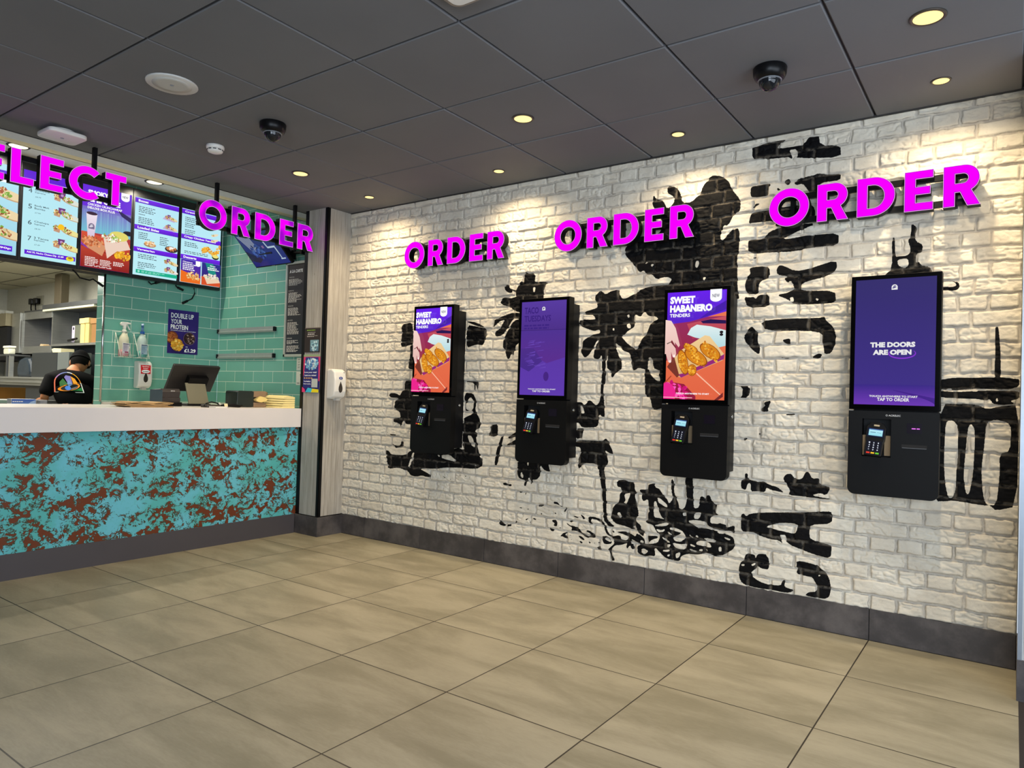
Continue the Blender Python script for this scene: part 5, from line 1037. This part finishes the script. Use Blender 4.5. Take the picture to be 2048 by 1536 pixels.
t = thing('yellow_paper_box', (-.40, -.32, Zc), 'wide cream yellow wrapper pile on the counter beside the pillar', 'wrappers')
for k in range(5):
    a = .004*k; mb = MB(); z = Zc+.018*k; mb.prism([(-.385+a, z), (-.262, z), (-.262, z+.016), (-.33, z+(.028 if k == 4 else .016)), (-.38+a, z+.014)], 0, -.56+.01*(k % 2), -.31); mb.obj('wrapper', pm('cream_wrapper', (246, 228, 158), .7, scale=12, var=.05), t, bevel=.002)

# ------------------------------------------------------------------ kitchen seen past the tiles
def shelf_unit():
    t = thing('steel_wall_cupboard', (-5.2, -.15, 1.48), 'long stainless open-fronted wall cupboard in the kitchen', 'cupboard')
    y0 = -.30; parts = MB(); bx = parts.box
    for a, b, c in ((-5.60, -5.575, 1.48), (-4.80, -4.775, 1.48), (-3.62, -3.60, 1.56)): mb = MB(); mb.box(a, b, y0, -.0, c, 1.985); mb.obj('side_panel', STEEL, t)
    mb = MB(); mb.box(-5.60, -4.78, y0-.01, y0+.01, 1.90, 1.99); mb.obj('fascia', STEEL, t, bevel=.002)
    mb = MB(); mb.box(-5.60, -4.78, y0-.01, y0+.01, 1.48, 1.57); mb.obj('lower_lip', STEEL, t, bevel=.002)
    mb = MB(); mb.box(-5.60, -4.78, y0, 0, 1.48, 1.50); mb.box(-4.78, -3.60, y0-.01, 0, 1.56, 1.585); mb.obj('shelf', STEEL, t)
    mb = MB(); mb.box(-5.60, -3.60, y0, 0, 1.985, 2.01); mb.obj('top', STEELD, t)
    mb = MB(); mb.box(-5.58, -3.60, -.02, 0, 1.48, 2.0); mb.obj('back_panel', pm('cool_grey_panel', (84, 88, 98), .5), t)
    mb = MB(); mb.box(-4.95, -3.55, y0-.05, y0-.01, 1.995, 2.045); mb.obj('hood_edge', STEELD, t)
    mb = MB(); mb.box(-4.95, -3.66, y0-.045, y0-.005, 1.972, 1.996); mb.obj('light_strip', pm('pale_hood_strip', (226, 226, 200), .5), t)
shelf_unit()
t = thing('exhaust_duct', (-4.6, -.18, 2.03), 'square steel exhaust duct rising from the wall cupboard', 'duct'); mb = MB(); mb.box(-4.77, -4.59, -.30, -.215, 2.012, 2.402); mb.obj('duct_casing', pm('brown_steel_duct', (118, 108, 88), .45, .5), t, bevel=.002)
t = thing('steel_end_cabinet', (-5.75, -.3, 1.48), 'plain brushed steel cabinet end left of the open cupboard', 'cabinet'); mb = MB(); mb.box(-5.86, -5.605, -.34, -.02, 1.49, 1.99); mb.obj('body', STEEL, t, bevel=.003)
t = thing('steel_canopy', (-6.4, -.4, 1.8), 'beige steel canopy at the far left of the kitchen', 'canopy'); mb = MB(); mb.box(-7.0, -5.88, -.40, -.02, 1.83, 1.99); mb.obj('canopy_face', pm('beige_steel', (150, 140, 112), .4, .4), t, bevel=.002)
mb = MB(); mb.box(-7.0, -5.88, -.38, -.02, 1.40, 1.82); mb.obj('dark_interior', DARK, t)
for k in range(5): mb = MB(); mb.box(-6.4+.1*k, -6.34+.1*k, -.38, -.30, 1.99, 2.005+.02*(k % 3)); mb.obj('top_clip', pm('pale_clips', (190, 190, 180), .5), t)
t = thing('double_socket', (-5.9, -.01, 2.15), 'wall socket with two black plugs above the kitchen cupboard', 'socket'); mb = MB(); mb.rbox(-6.05, -5.85, -.012, 0, 2.14, 2.26, .01, 1); mb.obj('face_plate', pm('grey_socket_plate', (170, 168, 150), .5), t)
for x in (-6.10, -5.96):
    mb = MB(); mb.rbox(x-.035, x+.045, -.07, -.012, 2.15, 2.225, .012, 1); pg = mb.obj('plug', BPLAS, t); mb = MB(); mb.tube([(x, -.05, 2.155), (x, -.05, 2.10), (x+.01, -.04, 2.0)], .008, 6); mb.obj('plug_cable', BPLAS, pg)
def carton(x0, x1, y0, y1, z0, z1, label, col, lid=True):
    t = thing('storage_box', ((x0+x1)/2, (y0+y1)/2, z0), label, 'box'); mb = MB(); mb.box(x0, x1, y0, y1, z0, z1); mb.obj('box_body', pm('card_%d_%d_%d' % col, col, .7), t, bevel=.003)
    if lid: mb = MB(); mb.box(x0-.01, x1+.01, y0-.01, y1+.004, z1-.055, z1+.004); mb.obj('box_lid', pm('lid_%d_%d_%d' % col, tuple(min(255, c+16) for c in col), .7), t, bevel=.003)
carton(-4.13, -4.03, -.27, -.05, 1.586, 1.86, 'left yellow card box standing upright on the kitchen cupboard shelf', (232, 206, 130)); carton(-3.99, -3.90, -.28, -.05, 1.586, 1.86, 'middle yellow card box standing upright on the kitchen cupboard shelf', (226, 196, 120))
carton(-3.86, -3.64, -.27, -.05, 1.586, 1.85, 'brown card box beside the steel edge of the teal tiles', (150, 106, 56))
t = thing('box_file', (-4.28, -.2, 1.586), 'grey box file with a white spine label in the kitchen cupboard', 'file'); mb = MB(); mb.box(-4.40, -4.16, -.24, -.05, 1.586, 1.80); mb.obj('case', pm('grey_green_file', (104, 108, 92), .6), t)
A = Art((-4.405, -.2415, 1.60), (.07, 0, 0), (0, 0, .19), (0, -1, 0)); A.rect(0, 0, 1, 1, (216, 206, 230)); A.ell(.5, .85, .25, None, (30, 26, 40)); A.text('A', .3, .6, .4, .08, (140, 70, 180), .02); A.rect(.2, .1, .8, .25, (60, 50, 70)); A.obj('spine_label', PRINT, t)
t = thing('black_torch', (-4.2, -.3, 1.63), 'black rod lying in front of the grey box file', 'torch'); mb = MB(); mb.tube([(-4.42, -.27, 1.624), (-4.18, -.285, 1.640)], [.014, .012], 10); mb.obj('barrel', BPLAS, t)
t = thing('paper_wrap_pile', (-5.0, -.2, 1.5), 'crumpled brown paper heap inside the kitchen cupboard', 'paper')
for k in range(5): mb = MB(); x = -5.22+.06*k; mb.prism([(x, 1.501), (x+.13, 1.501), (x+.11, 1.56+.02*(k % 2)), (x+.05, 1.60-.012*k), (x+.01, 1.55)], 1, -.27+.01*k, -.18); mb.obj('sheet', KRAFT if k % 2 else pm('pale_kraft', (226, 202, 160), .8), t)
t = thing('small_carton', (-4.85, -.1, 1.5), 'upright brown carton at the back of the open kitchen cupboard', 'box'); mb = MB(); mb.box(-4.98, -4.81, -.16, -.03, 1.501, 1.79); mb.obj('carton_body', pm('orange_brown_card', (190, 130, 66), .7), t)
t = thing('white_container', (-5.12, -.6, 1.45), 'white plastic tub on the rack at the kitchen left edge', 'tub'); mb = MB(); mb.rbox(-5.20, -5.04, -.64, -.57, 1.449, 1.52, .02, 1); mb.obj('tub_body', pm('off_white_tub', (222, 222, 200), .4), t, bevel=.01)
mb = MB(); mb.rbox(-5.205, -5.035, -.645, -.565, 1.52, 1.548, .012, 1); mb.obj('tub_lid', pm('cream_lid', (240, 238, 220), .4), t, bevel=.006)
t = thing('steel_rack', (-5.3, -.5, 1.19), 'steel rack with a white tub on its shelf, left of the warming cabinet', 'rack')
mb = MB(); mb.box(-5.86, -4.93, -.66, -.46, 1.43, 1.448); mb.obj('upper_shelf', STEELD, t)
for x, m_ in ((-5.05, STEELD), (-4.97, STEEL)): mb = MB(); mb.box(x, x+.035, -.66, -.62, 1.191, 1.43); mb.obj('post', m_, t)
t = thing('kitchen_counter', (-5.2, -.5, 0), 'long steel kitchen counter with rails behind the worker', 'counter')
for z0, z1 in ((1.172, 1.188), (1.13, 1.142)): mb = MB(); mb.box(-6.9, -3.56, -.75, -.73, z0, z1); mb.obj('rail', STEEL, t)
for x in (-5.35, -5.2): mb = MB(); mb.tube([(x, -.76, 1.185), (x+.07, -.765, 1.13)], .008, 6); mb.obj('rail_strut', STEEL, t)
mb = MB(); mb.box(-6.9, -3.56, -.73, -.36, 1.10, 1.19); mb.obj('ledge', STEEL, t)
mb = MB(); mb.box(-6.9, -3.56, -.70, -.36, .0, 1.10); mb.obj('base_cabinet', pm('dark_cabinet_steel', (44, 46, 48), .5), t)  # plain dark grey steel colour
mb = MB(); mb.box(-5.86, -3.0, -.25, -.02, .0, 1.46); struct(mb.obj('trim_11', pm('dark_blue_grey_steel', (34, 42, 46), .45, .3, var=.2, scale=3)))
t = thing('holding_cabinet', (-4.2, -.45, 1.191), 'dark grey warming cabinet behind the worker', 'cabinet')
mb = MB(); mb.box(-4.50, -3.86, -.60, -.38, 1.191, 1.46); mb.obj('cabinet_body', pm('dark_cabinet_front', (34, 38, 40), .4), t, bevel=.003); mb = MB(); mb.box(-3.85, -3.58, -.60, -.38, 1.191, 1.46); mb.obj('cabinet_door', pm('mid_grey_door', (92, 98, 96), .4), t, bevel=.003)
t = thing('wrapped_sack', (-4.78, -.5, 1.2), 'dark blue plastic sack between the steel rack and warming cabinet', 'sack'); mb = MB(); mb.prism([(-4.90, 1.191), (-4.55, 1.191), (-4.53, 1.25), (-4.56, 1.34), (-4.62, 1.40), (-4.74, 1.415), (-4.86, 1.39), (-4.92, 1.30)], 1, -.60, -.44); mb.obj('sack_body', pm('dark_blue_plastic', (34, 46, 56), .4, var=.4, scale=14, bump=.8), t, bevel=.03)
t = thing('red_sheet', (-6.1, -.6, 1.3), 'red and white printed sheet at the kitchen left edge', 'sheet'); 
A = Art((-5.75, -.762, 1.225), (.24, 0, 0), (0, 0, .215), (0, -1, 0)); A.rect(0, 0, 1, 1, (200, 20, 60))
for v in (.1, .38, .66): A.rect(.04, v, .93, v+.22, (236, 226, 226), None, True)
A.obj('printed_face', PRINT, t); mb = MB(); mb.box(-5.75, -5.51, -.7615, -.757, 1.225, 1.44); mb.obj('backing', WPLAS, t)
t = thing('white_cup_carton', (-4.0, -.4, 1.47), 'pale folded carton on the ledge above the worker', 'carton'); mb = MB(); mb.prism([(-4.1, 1.461), (-3.90, 1.461), (-3.90, 1.505), (-4.08, 1.51), (-4.13, 1.50)], 1, -.55, -.42); mb.obj('folded_card', pm('pale_yellow_card', (222, 212, 166), .7), t)
t = thing('prep_table', (-3.2, -1.6, 0), 'low stainless prep table with brass-coloured back guard', 'table')
mb = MB(); mb.box(-3.95, -3.36, -2.4, -.77, .93, .958); mb.obj('table_top', STEEL, t); mb = MB(); mb.box(-3.97, -3.94, -2.4, -.85, .93, 1.075); mb.obj('back_guard', pm('brassy_steel', (132, 96, 44), .3, .8, var=.3, scale=3), t)
for x in (-3.90, -3.42):
    for y in (-2.35, -.83): mb = MB(); mb.box(x-.02, x+.02, y-.02, y+.02, 0, .93); mb.obj('leg', STEELD, t)
t = thing('cling_film_box', (-1.1, -1.9, 0), 'blue and white printed box standing behind the counter edge', 'box')
mb = MB(); mb.box(-1.23, -1.16, -1.935, -1.785, .93, 1.018); mb.obj('carton_body', pm('white_carton', (214, 222, 230), .5), t)
A = Art((-1.1595, -1.932, .96), (0, .144, 0), (0, 0, .056), (1, 0, 0)); A.rect(0, 0, 1, 1, (60, 100, 190), (130, 170, 226)); A.text('CASH', .04, .1, .3, .35, WHT, .03); A.lines(.03, .66, .5, 1, .2, WHT); A.ell(.46, .3, .06, None, (230, 240, 250)); A.poly([(.55, .1), (.98, .1), (.98, .9), (.8, .7)], (170, 200, 236)); A.obj('printed_face', PRINT, t)
mb = MB(); mb.box(-1.27, -1.14, -2.1, -1.6, .60, .930); struct(mb.obj('trim_10', STEELD))
t = thing('grey_container', (-1.2, -1.7, .93), 'small grey tub right of the blue box behind the counter', 'tub'); mb = MB(); mb.box(-1.24, -1.17, -1.755, -1.71, .93, 1.012); mb.obj('tub_body', pm('pale_grey_tub', (150, 152, 156), .5), t, bevel=.004)

# ------------------------------------------------------------------ the worker
def skin_mesh(name, nodes, edges, mat, parent, sub=2):
    me = bpy.data.meshes.new(name); me.from_pydata([n[0] for n in nodes], edges, []); o = bpy.data.objects.new(name, me); C.objects.link(o)
    m = o.modifiers.new('skin', 'SKIN'); m.use_smooth_shade = True
    for i, n in enumerate(nodes):
        r = n[1]; v = me.skin_vertices[0].data[i]; v.radius = r if isinstance(r, tuple) else (r, r); v.use_root = i == 0
    s = o.modifiers.new('sub', 'SUBSURF'); s.levels = s.render_levels = sub
    dg = bpy.context.evaluated_depsgraph_get(); me2 = bpy.data.meshes.new_from_object(o.evaluated_get(dg)); o.modifiers.clear(); o.data = me2; bpy.data.meshes.remove(me)
    me2.materials.clear(); me2.materials.append(mat)
    for p in me2.polygons: p.use_smooth = True; p.material_index = 0
    PW[o.name] = Vector((0, 0, 0))
    if parent is not None: o.parent = parent; o.location = -PW[parent.name]
    return o
SKIN = pm('skin', (172, 112, 74), .5, var=.08); TEE = pm('black_cotton', (9, 9, 10), .9, scale=60, var=.3, bump=.3, spec=.1); HAIR = pm('dark_hair', (9, 7, 6), .8, var=.3, scale=90, spec=.1); TROU = pm('dark_trousers', (30, 31, 36), .85)
PX, PY = -3.06, -.715      # feet
t = thing('person', (PX, PY, 0), 'person in a black cap and black t-shirt, back turned, bending over in the kitchen', 'person')
hip = (PX, PY, .90); ch = (PX-.13, PY+.0, 1.10); up = (PX-.20, PY+.01, 1.20); nk = (PX-.24, PY+.045, 1.262); hb = (PX-.26, PY+.085, 1.315); hc = (PX-.275, PY+.120, 1.352)
Ls, Rs = (PX-.19, PY-.165, 1.165), (PX-.15, PY+.175, 1.165); Le, Re = (PX-.17, PY-.235, .985), (PX-.12, PY+.215, .965); Lw, Rw = (PX-.34, PY-.15, .985), (PX-.34, PY+.12, .985)
nodes = [(hip, (.12, .09)), (ch, (.12, .08)), (up, (.09, .065)), (nk, (.052, .052)), (hb, .058), (Ls, .045), (Le, .038), (Lw, .027), (Rs, .045), (Re, .040), (Rw, .027),
         ((PX+.0, PY-.10, .82), .085), ((PX-.02, PY-.12, .46), .058), ((PX+.03, PY-.12, .08), .040), ((PX-.10, PY-.13, .045), .036), ((PX+.0, PY+.10, .82), .085), ((PX-.02, PY+.12, .46), .058), ((PX+.03, PY+.12, .08), .040), ((PX-.10, PY+.13, .045), .036)]
ed = [(0, 1), (1, 2), (2, 3), (3, 4), (2, 5), (5, 6), (6, 7), (2, 8), (8, 9), (9, 10), (0, 11), (11, 12), (12, 13), (13, 14), (0, 15), (15, 16), (16, 17), (17, 18)]
for wi, w_, sgn in ((7, Lw, -1), (10, Rw, 1)):        # palm, four fingers and a thumb, resting on the table
    w_ = Vector(w_); b = len(nodes); nodes.append((tuple(w_+Vector((-.055, 0, -.008))), (.030, .014))); ed.append((wi, b))
    for k, (dy, ln) in enumerate(((-.027, .055), (-.009, .064), (.009, .060), (.027, .048))):
        c = len(nodes); nodes.append((tuple(w_+Vector((-.085, dy, -.010))), .0085)); nodes.append((tuple(w_+Vector((-.085-ln*.55, dy*1.15, -.016))), .008)); nodes.append((tuple(w_+Vector((-.085-ln, dy*1.2, -.028))), .007)); ed += [(b, c), (c, c+1), (c+1, c+2)]
    c = len(nodes); nodes.append((tuple(w_+Vector((-.045, -.034*sgn, -.010))), .010)); nodes.append((tuple(w_+Vector((-.080, -.050*sgn, -.020))), .0085)); ed += [(b, c), (c, c+1)]
body = skin_mesh('body', nodes, ed, SKIN, t)
# head with face, turned to the right and looking down
HM = Matrix.Translation(hc) @ Matrix.Rotation(TR(58), 4, 'Z') @ Matrix.Rotation(TR(-26), 4, 'X') @ Matrix.Scale(1.08, 4)
def uvs(rx, ry, rz, nu=28, nv=20, fn=None):
    vs = []; 
    for j in range(nv+1):
        th = math.pi*j/nv
        for i in range(nu):
            ph = 2*math.pi*i/nu; v = Vector((rx*math.sin(th)*math.cos(ph), ry*math.sin(th)*math.sin(ph), rz*math.cos(th)))
            vs.append(fn(v) if fn else v)
    fs = [(j*nu+i, j*nu+(i+1) % nu, (j+1)*nu+(i+1) % nu, (j+1)*nu+i) for j in range(nv) for i in range(nu)]; return vs, fs
def headf(v):       # face looks along +y
    v = v.copy(); z = v.z
    if z < 0: k = 1-.38*min(1, -z/.11); v.x *= k; v.y = v.y*(1-.12*min(1, -z/.11))+.012*min(1, -z/.11)
    if v.y > .05:
        n = math.exp(-((v.x/.014)**2))*math.exp(-(((z+.018)/.022)**2)); v.y += .024*n
        v.y -= .010*math.exp(-(((abs(v.x)-.032)/.016)**2))*math.exp(-(((z-.008)/.014)**2)); v.y += .005*math.exp(-((v.x/.028)**2))*math.exp(-(((z+.058)/.008)**2)); v.y += .006*math.exp(-((v.x/.024)**2))*math.exp(-(((z+.090)/.012)**2))
    return v
vs, fs = uvs(.074, .092, .112, fn=headf); mb = MB(); mb.add(vs, fs, 0, True)
for sx in (-1, 1):
    e, f = uvs(.008, .018, .030, 10, 8); mb.add([Vector((v.x+sx*.076, v.y-.004, v.z-.008)) for v in e], f, 0, True)
mb.xf(HM); hd = mb.obj('head', SKIN, t)
for sx in (-1, 1):
    e, f = uvs(.011, .009, .008, 10, 8); q = MB(); q.add([Vector((v.x+sx*.032, v.y+.074, v.z+.008)) for v in e], f, 0, True); q.xf(HM); q.obj('eye', pm('eye_white', (226, 222, 214), .2), hd)
q = MB(); q.prism([(-.022, -.056), (0, -.053), (.022, -.056), (.012, -.061), (-.012, -.061)], 1, .070, .092); q.xf(HM); q.obj('mouth', pm('lips', (140, 74, 62), .5), hd)
def hairf(v): v = headf(v); return v*1.0
vs, fs = uvs(.078, .096, .114, fn=headf); keep = [f for f in fs if all(vs[i].y < .018+.6*vs[i].z and vs[i].z > -.062 for i in f)]; q = MB(); q.add(vs, keep, 0, True); q.xf(HM); q.obj('hair', HAIR, hd)
def capf(v): v = v.copy(); v.z = max(v.z, .020); return v
vs, fs = uvs(.086, .104, .122, 32, 20, capf); q = MB(); q.add(vs, fs, 0, True); q.xf(HM); cp = q.obj('cap', pm('black_cap_cloth', (7, 7, 8), .9, bump=.2, spec=.1), t)
q = MB(); pts = [(-.070, .06), (-.078, .11), (-.055, .16), (0, .178), (.055, .16), (.078, .11), (.070, .06)]; q.prism(pts, 2, .020, .030); q.xf(HM); q.obj('cap_brim', pm('black_cap_cloth', (22, 21, 22), .75), cp)
q = MB(); q.tube([(-.080, .02, .012), (-.070, .085, .010), (0, .104, .008), (.070, .085, .010), (.080, .02, .012)], .0022, 6); q.xf(HM); q.obj('glasses', pm('clear_glasses_frame', (190, 190, 180), .3), hd)
ns = [((PX+.01, PY, .84), (.165, .125)), (ch, (.205, .135)), (up, (.175, .115)), (nk, (.062, .058)), (Ls, .082), (tuple(Vector(Ls)*.08+Vector(Le)*.92), .068), (Rs, .084), (tuple(Vector(Rs)*.22+Vector(Re)*.78), .072)]
tee = skin_mesh('t_shirt', ns, [(0, 1), (1, 2), (2, 3), (2, 4), (4, 5), (2, 6), (6, 7)], TEE, t)
ns = [((PX, PY, .92), (.150, .115)), ((PX+.0, PY-.10, .80), .098), ((PX-.02, PY-.12, .46), .072), ((PX+.03, PY-.12, .10), .058), ((PX+.0, PY+.10, .80), .098), ((PX-.02, PY+.12, .46), .072), ((PX+.03, PY+.12, .10), .058)]
skin_mesh('trousers', ns, [(0, 1), (1, 2), (2, 3), (0, 4), (4, 5), (5, 6)], TROU, t)
for sg in (-1, 1):
    q = MB(); q.rbox(PX-.17, PX+.09, PY+sg*.125-.048, PY+sg*.125+.048, .0, .075, .04, 2); q.obj('shoe', BPLAS, t, bevel=.012)
# printed emblem on the back of the shirt: outlines laid on the cloth by projecting along +x
bv = BVHTree.FromPolygons([tee.matrix_world @ v.co+Vector((0, 0, 0)) for v in tee.data.vertices], [list(p.vertices) for p in tee.data.polygons])
bv = BVHTree.FromPolygons([v.co.copy() for v in tee.data.vertices], [list(p.vertices) for p in tee.data.polygons])
A = Art((0, PY-.185, 1.045), (0, .215, 0), (0, 0, .20), (1, 0, 0), .0008); OUT = [(0, 0), (0, .45)]+arc(.5, .48, .5, .52, 180, 0, 14)[1:-1]+[(1, .48), (1, 0)]
def band(pts, k, c):
    n = len(pts); cx, cy = .5, .42; A.k += 1
    for i in range(n):
        a, b = pts[i], pts[(i+1) % n]; a2, b2 = (cx+(a[0]-cx)*k, cy+(a[1]-cy)*k), (cx+(b[0]-cx)*k, cy+(b[1]-cy)*k); A.poly([a, b, b2, a2], c[int(i*len(c)/n) % len(c)], None, False)
band(OUT, .93, [(236, 120, 90), (180, 130, 180), (130, 140, 200), (230, 230, 240), (240, 170, 40), (240, 150, 40), (235, 235, 235)])
A.poly([(.17, .30), (.17, .50), (.30, .68), (.42, .45), (.45, .30)], (60, 110, 60)); A.poly([(.35, .74), (.42, .84), (.60, .80), (.62, .45), (.48, .35)], (130, 120, 190)); A.poly([(.60, .80), (.76, .68), (.84, .46), (.66, .40)], (236, 160, 50)); A.poly([(.42, .45), (.50, .62), (.62, .40), (.46, .28)], (120, 150, 200))
o = arc(.50, .26, .42, .15, 0, 360, 24)[:-1]; ca, sa = math.cos(.30), math.sin(.30); ro = lambda P, k: [(.50+(a-.50)*k*ca-(b-.26)*k*sa*1.1, .26+(a-.50)*k*sa+(b-.26)*k*ca) for a, b in P]
A.poly(ro(o, 1.0), (240, 140, 20)); A.poly(ro(o, .78), (20, 22, 26)); A.ell(.42, .22, .10, None, (70, 130, 220)); A.poly([(.45, .10), (.95, .08), (.92, .26), (.7, .14)], (30, 120, 60))
mb = A.mb; hits = []
for (x, y, z) in mb.v:
    h = bv.ray_cast(Vector((0, y, z)), Vector((-1, 0, 0)))
    if h[0]: hits.append((y-PY, z-1.13, h[0].x))
hits = np.array(hits); fm = lambda y, z: np.stack([np.ones_like(y), y, z, y*y, z*z, y*z], -1)
co, *_ = np.linalg.lstsq(fm(hits[:, 0], hits[:, 1]), hits[:, 2], rcond=None); lift = (hits[:, 2]-fm(hits[:, 0], hits[:, 1]) @ co).max()+.002
mb.v = [(float((fm(np.array([y-PY]), np.array([z-1.13])) @ co)[0])+lift+x, y, z) for (x, y, z) in mb.v]
em_ = A.obj('shirt_emblem', PRINT, None); em_.parent = tee; em_.matrix_parent_inverse = Matrix(); em_.location = (0, 0, 0)
